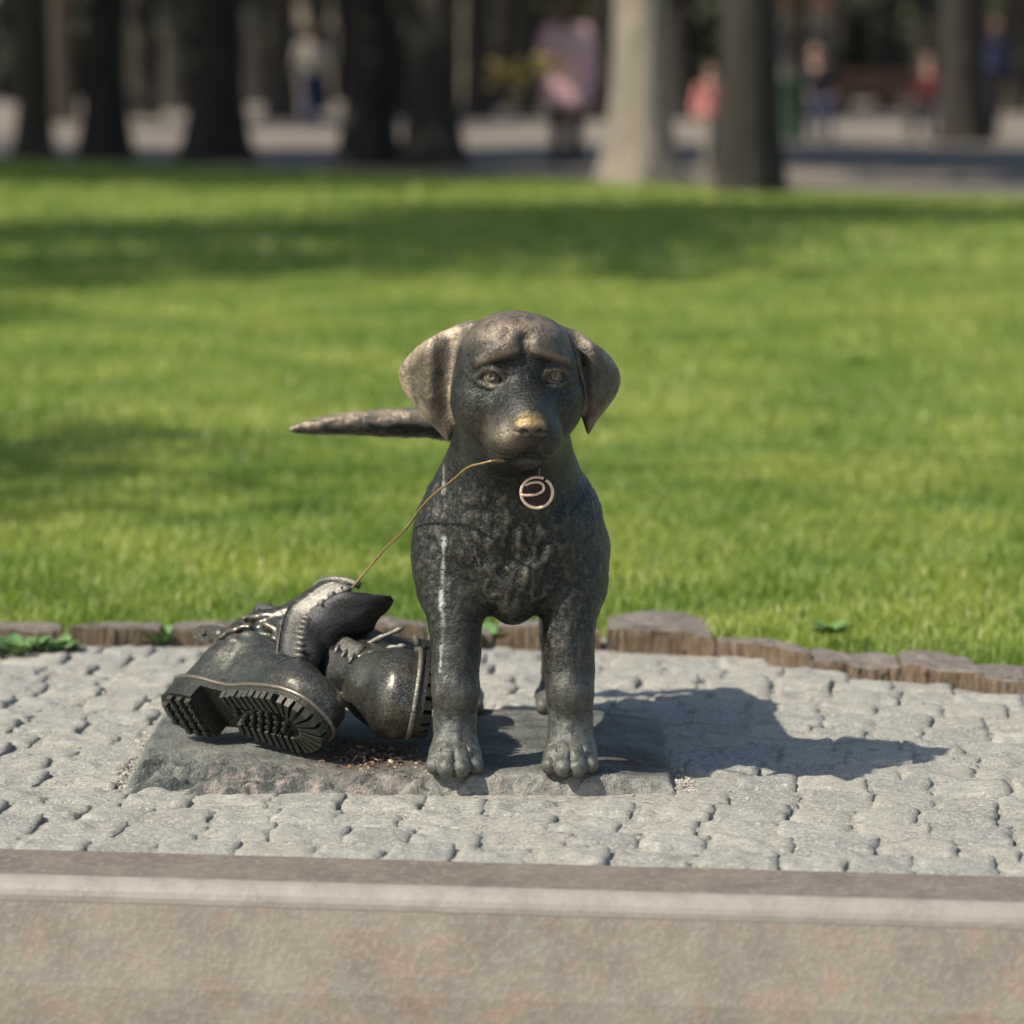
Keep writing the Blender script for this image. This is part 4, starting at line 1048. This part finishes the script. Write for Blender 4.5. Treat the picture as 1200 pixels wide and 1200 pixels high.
# wood mass far behind
def wood(name, y_, H, n, seed, xr, size):
    g = np.random.default_rng(seed); x_ = g.uniform(*xr, n); z_ = g.uniform(0, 1, n)**.9*H*(.75+.25*np.sin(x_*.11)+.12*np.sin(x_*.37)); yy = y_+g.uniform(-5, 5, n)+.02*np.abs(x_)
    P = np.stack([x_, yy, z_], 1); A = g.normal(size=(n, 3)); A /= np.linalg.norm(A, axis=1)[:, None]; B = np.cross(A, g.normal(size=(n, 3))); B /= np.linalg.norm(B, axis=1)[:, None]
    s = size*g.uniform(.5, 1.2, (n, 1)); V = np.stack([P-A*s, P-B*s*.6, P+A*s, P+B*s*.6], 1).reshape(-1, 3)
    return link(name, fast_mesh(name, V, np.arange(n*4).reshape(-1, 4)), M['leaf_dark'])
t = NT('far_wood_leaves'); ri = t.n('ShaderNodeNewGeometry').outputs['Random Per Island']
t.out(Base_Color=t.mix(ri, (.015, .022, .009), (.045, .052, .022)), Roughness=.8); M['leaf_dark'] = t.m
tag(wood('undergrowth', 124, 5, 16000, 5, (-60, 60), .5), 'dark undergrowth between the far trunks', 'undergrowth', kind='stuff')
tag(wood('far_wood', 170, 16, 42000, 2, (-150, 150), .9), 'dark wood closing the view behind the park', 'wood', kind='stuff')

# ---------------------------------------------------------------- people, benches, bin
M['pink'] = flat('pink_jacket_cloth', (.72, .44, .45), .9, 0, .15, 6)
M['salmon'] = flat('salmon_shirt_cloth', (.60, .24, .19), .9, 0, .15, 6)
M['black'] = flat('black_cloth', (.018, .018, .02), .9, 0, .3, 6)
M['skin'] = flat('skin', (.32, .19, .14), .6, 0, .1, 10)
M['hair'] = flat('brown_hair', (.08, .045, .025), .7, 0, .3, 60)
M['beige'] = flat('beige_cloth', (.26, .23, .18), .9, 0, .2, 6)
M['navy'] = flat('navy_cloth', (.03, .04, .09), .9, 0, .2, 6)
M['red'] = flat('red_cloth', (.11, .018, .015), .9, 0, .2, 6)
def person(loc, rz, h, top, legs, label, sit=False, dress=False):
    s = h/1.7; root = empty('person', loc, rz); tag(root, label, 'person')
    def build(nm, f, lo, hi, mat):
        V, F = sculpt(f, lo, hi, .018*s+.002, nm, None, 1); link(nm, fast_mesh(nm, V*1.0, F), mat, root, smooth=True)
    S = lambda *p: tuple(np.array(p)*s)
    hz = -.42 if sit else 0.
    b = Field(); b.ell(S(0, 0, 1.60+hz), S(.078, .095, .115), .02); b.cap(S(0, .01, 1.52+hz), S(0, .01, 1.42+hz), .055*s, .06*s, .02)
    b.ell(S(0, -.095, 1.585+hz), S(.016, .022, .022), .01)
    for a in (-1, 1):
        hx = a*(.27 if not sit else .16); hy = -.02 if not sit else -.36; hz2 = .80 if not sit else .62
        b.cap(S(a*.20, 0, 1.36+hz), S(a*.25, .03, 1.08+hz), .035*s, .035*s); b.cap(S(a*.25, .03, 1.08+hz), S(hx, hy, hz2), .035*s, .028*s)
        b.ell(S(hx, hy-.01, hz2-.05), S(.02, .035, .05), .015)
        for q in range(4): b.cap(S(hx, hy-.035+.02*q, hz2-.08), S(hx-a*.008, hy-.04+.022*q, hz2-.155+.01*(q in (0, 3))), .009*s, .008*s, .004)
        b.cap(S(hx, hy-.04, hz2-.04), S(hx-a*.012, hy-.07, hz2-.09), .010*s, .008*s, .006)
    b.cap(S(0, 0, 1.36+hz), S(0, 0, 1.0+hz), .11*s, .10*s, .03)
    build('body', b, S(-.4, -.55, .35), S(.4, .25, 1.85), M['skin'])
    j = Field()
    j.cap(S(-.15, 0, 1.36+hz), S(.15, 0, 1.36+hz), .075*s, .075*s, .04*s); j.ell(S(0, 0, 1.17+hz), S(.205, .135, .27), .05*s); j.ell(S(0, 0, .97+hz), S(.225, .15, .17), .05*s)
    if dress: j.cap(S(-.08, 0, 1.1), S(-.10, 0, .68), .17*s, .155*s, .06*s); j.cap(S(.08, 0, 1.1), S(.10, 0, .68), .17*s, .155*s, .06*s)
    for a in (-1, 1):
        j.cap(S(a*.20, 0, 1.35+hz), S(a*.26, .03, 1.08+hz), .068*s, .056*s, .03*s)
        j.cap(S(a*.26, .03, 1.08+hz), S(a*(.275 if not sit else .17), -.02 if not sit else -.3, .84 if not sit else .66), .056*s, .045*s, .02*s)
    build('jacket', j, S(-.42, -.5, .3), S(.42, .3, 1.6), M[top])
    l = Field(); l.ell(S(0, .01, .93+hz), S(.175, .125, .13), .04*s)
    for a in (-1, 1):
        if sit:
            l.cap(S(a*.09, 0, .50), S(a*.10, -.42, .50), .085*s, .065*s, .03*s); l.cap(S(a*.10, -.42, .50), S(a*.10, -.42, .08), .062*s, .045*s, .02*s)
        else:
            st = .11*a
            l.cap(S(a*.085, 0, .90), S(a*.09, st*.6-.02, .50), .10*s, .082*s, .03*s); l.cap(S(a*.09, st*.6-.02, .50), S(a*.085, st+.03, .09), .082*s, .07*s, .02*s)
    build('trousers', l, S(-.35, -.6, .02), S(.35, .3, 1.15), M[legs])
    f = Field()
    for a in (-1, 1):
        yy = -.45 if sit else .11*a; f.ell(S(a*.09, yy-.03, .04), S(.05, .13, .042), .01); f.cap(S(a*.088, yy+.03, .04), S(a*.088, yy+.03, .11), .045*s, .045*s, .02)
    build('shoes', f, S(-.3, -.7, -.01), S(.3, .35, .2), M['black'])
    M_ = None; hf = Field(); hf.ell(S(0, .018, 1.64+hz), S(.09, .10, .105), .02); hf.ell(S(0, .055, 1.54+hz), S(.085, .06, .13), .03)
    hf.ell(S(0, -.10, 1.58+hz), S(.07, .07, .10), .02, 's')
    build('hair', hf, S(-.2, -.2, 1.35+hz), S(.2, .2, 1.85+hz), M['hair'])
    return root
d = 4000*.862/(193-88); person(((664-600)*d/4000, d, -.045), R(176), 1.62, 'pink', 'black', 'person in a pale pink coat and black trousers walking away', dress=True)
d = 31.0; person(((833-600)*d/4000, d, -.045), R(20), .95, 'salmon', 'beige', 'child in a salmon pink top seen between the two big trunks')
d = 60.; person(((365-600)*d/4000, d, -.045), R(190), 1.72, 'beige', 'navy', 'far person in a beige top and navy trousers left of the twin trunks')
# bench with two people at the right
M['wood'] = flat('dark_bench_wood', (.05, .022, .014), .6, 0, .3, 20); M['iron'] = flat('black_iron', (.02, .02, .02), .5, .6, .2, 20)
def bx(name, c, s, mat, parent, bev=.006):
    x_, y_, z_ = [q/2 for q in s]; V = []; 
    for sx_ in (-1, 1):
        for sy_ in (-1, 1):
            for sz_ in (-1, 1): V.append((c[0]+sx_*x_, c[1]+sy_*y_, c[2]+sz_*z_))
    F = [(0, 1, 3, 2), (4, 6, 7, 5), (0, 4, 5, 1), (2, 3, 7, 6), (0, 2, 6, 4), (1, 5, 7, 3)]
    o = link(name, mesh(name, V, F), mat, parent)
    md = o.modifiers.new('bevel', 'BEVEL'); md.width = bev; md.segments = 2; return o
def bench(px, d, rz, label):
    root = empty('park_bench', ((px-600)*d/4000, d, -.045), rz); tag(root, label, 'bench', 'benches on the gravel')
    for i in range(4): bx('seat_slat', (0, -.16+i*.11, .45), (1.8, .09, .035), M['wood'], root)
    for i in range(4): bx('back_slat', (0, .26+i*.03, .56+i*.11), (1.8, .03, .09), M['wood'], root)
    for s in (-1, 1):
        bx('leg', (s*.75, -.15, .21), (.05, .05, .43), M['iron'], root); bx('leg', (s*.75, .24, .21), (.05, .05, .43), M['iron'], root)
        bx('arm_rest', (s*.85, .0, .66), (.05, .46, .04), M['iron'], root); bx('arm_post', (s*.85, -.19, .44), (.04, .04, .42), M['iron'], root)
        bx('back_post', (s*.75, .31, .68), (.04, .05, .52), M['iron'], root)
    return root
bench(1005, 46, R(6), 'dark wooden bench on the gravel left of the right-hand trunk')
person(((1088-600)*47/4000, 47, -.045), R(8), 1.5, 'red', 'navy', 'person in red seated beside the right-hand trunk', sit=True)
person(((955-600)*46/4000, 45.9, -.045), R(8), 1.68, 'black', 'navy', 'person in black seated on the bench at the right', sit=True)
person(((1165-600)*50/4000, 50, -.045), R(30), 1.7, 'navy', 'black', 'person in dark clothes behind the right-hand trunk')
# litter bin
M['binp'] = flat('green_bin_paint', (.045, .09, .058), .45, 0, .15, 10)
bd = 44; binr = empty('litter_bin', ((925-600)*bd/4000, bd, -.045)); tag(binr, 'green litter bin on the gravel right of the dark thick trunk', 'bin')
V = []; F = []; seg = 20; pr = [(.20, .02), (.22, .1), (.25, .78), (.27, .80), (.27, .84), (.23, .84), (.21, .2)]
for r_, z_ in pr:
    for q in range(seg): a = 2*math.pi*q/seg; V.append((r_*math.cos(a), r_*math.sin(a), z_))
for i in range(len(pr)-1):
    for q in range(seg): F.append((i*seg+q, i*seg+(q+1) % seg, (i+1)*seg+(q+1) % seg, (i+1)*seg+q))
link('bin_body', mesh('bin_body', V, F), M['binp'], binr, smooth=True)
tube('bin_post', [(0, .3, 0), (0, .3, 1.05)], .03, 8, M['iron'], binr)
# pale park pavilion glimpsed between the far trunks
M['plaster'] = flat('pale_plaster', (.30, .25, .18), .9, 0, .1, 2); M['window'] = flat('dark_window_glass', (.03, .035, .04), .15, 0, .2, 2)
M['roof'] = flat('brown_roof', (.12, .06, .04), .8, 0, .2, 3)
def pavilion(px, d, w_, h_, label, nwin):
    root = empty('pavilion', ((px-600)*d/4000, d, -.045)); tag(root, label, 'building', 'pale pavilions beyond the wood')
    bx('wall', (0, 3, h_/2), (w_, 6, h_), M['plaster'], root, .03); bx('roof', (0, 3, h_+.2), (w_+.8, 7, .4), M['roof'], root, .05)
    for i in range(nwin):
        x_ = -w_/2+w_*(i+.5)/nwin; f = bx('window', (x_, -.02, 1.9), (.9, .08, 1.3), M['plaster'], root, .02)
        link('pane', mesh('pane', [(x_-.38, -.065, 1.32), (x_+.38, -.065, 1.32), (x_+.38, -.065, 2.48), (x_-.38, -.065, 2.48)], [(0, 1, 2, 3)]), M['window'], f)
pavilion(365, 112, 1.4, 4, 'narrow pale pavilion left of the twin trunks', 2)
pavilion(556, 112, .9, 4, 'slim pale kiosk left of the woman in pink', 1)
pavilion(940, 117, 2.4, 3.2, 'low pale pavilion behind the green bin', 2)
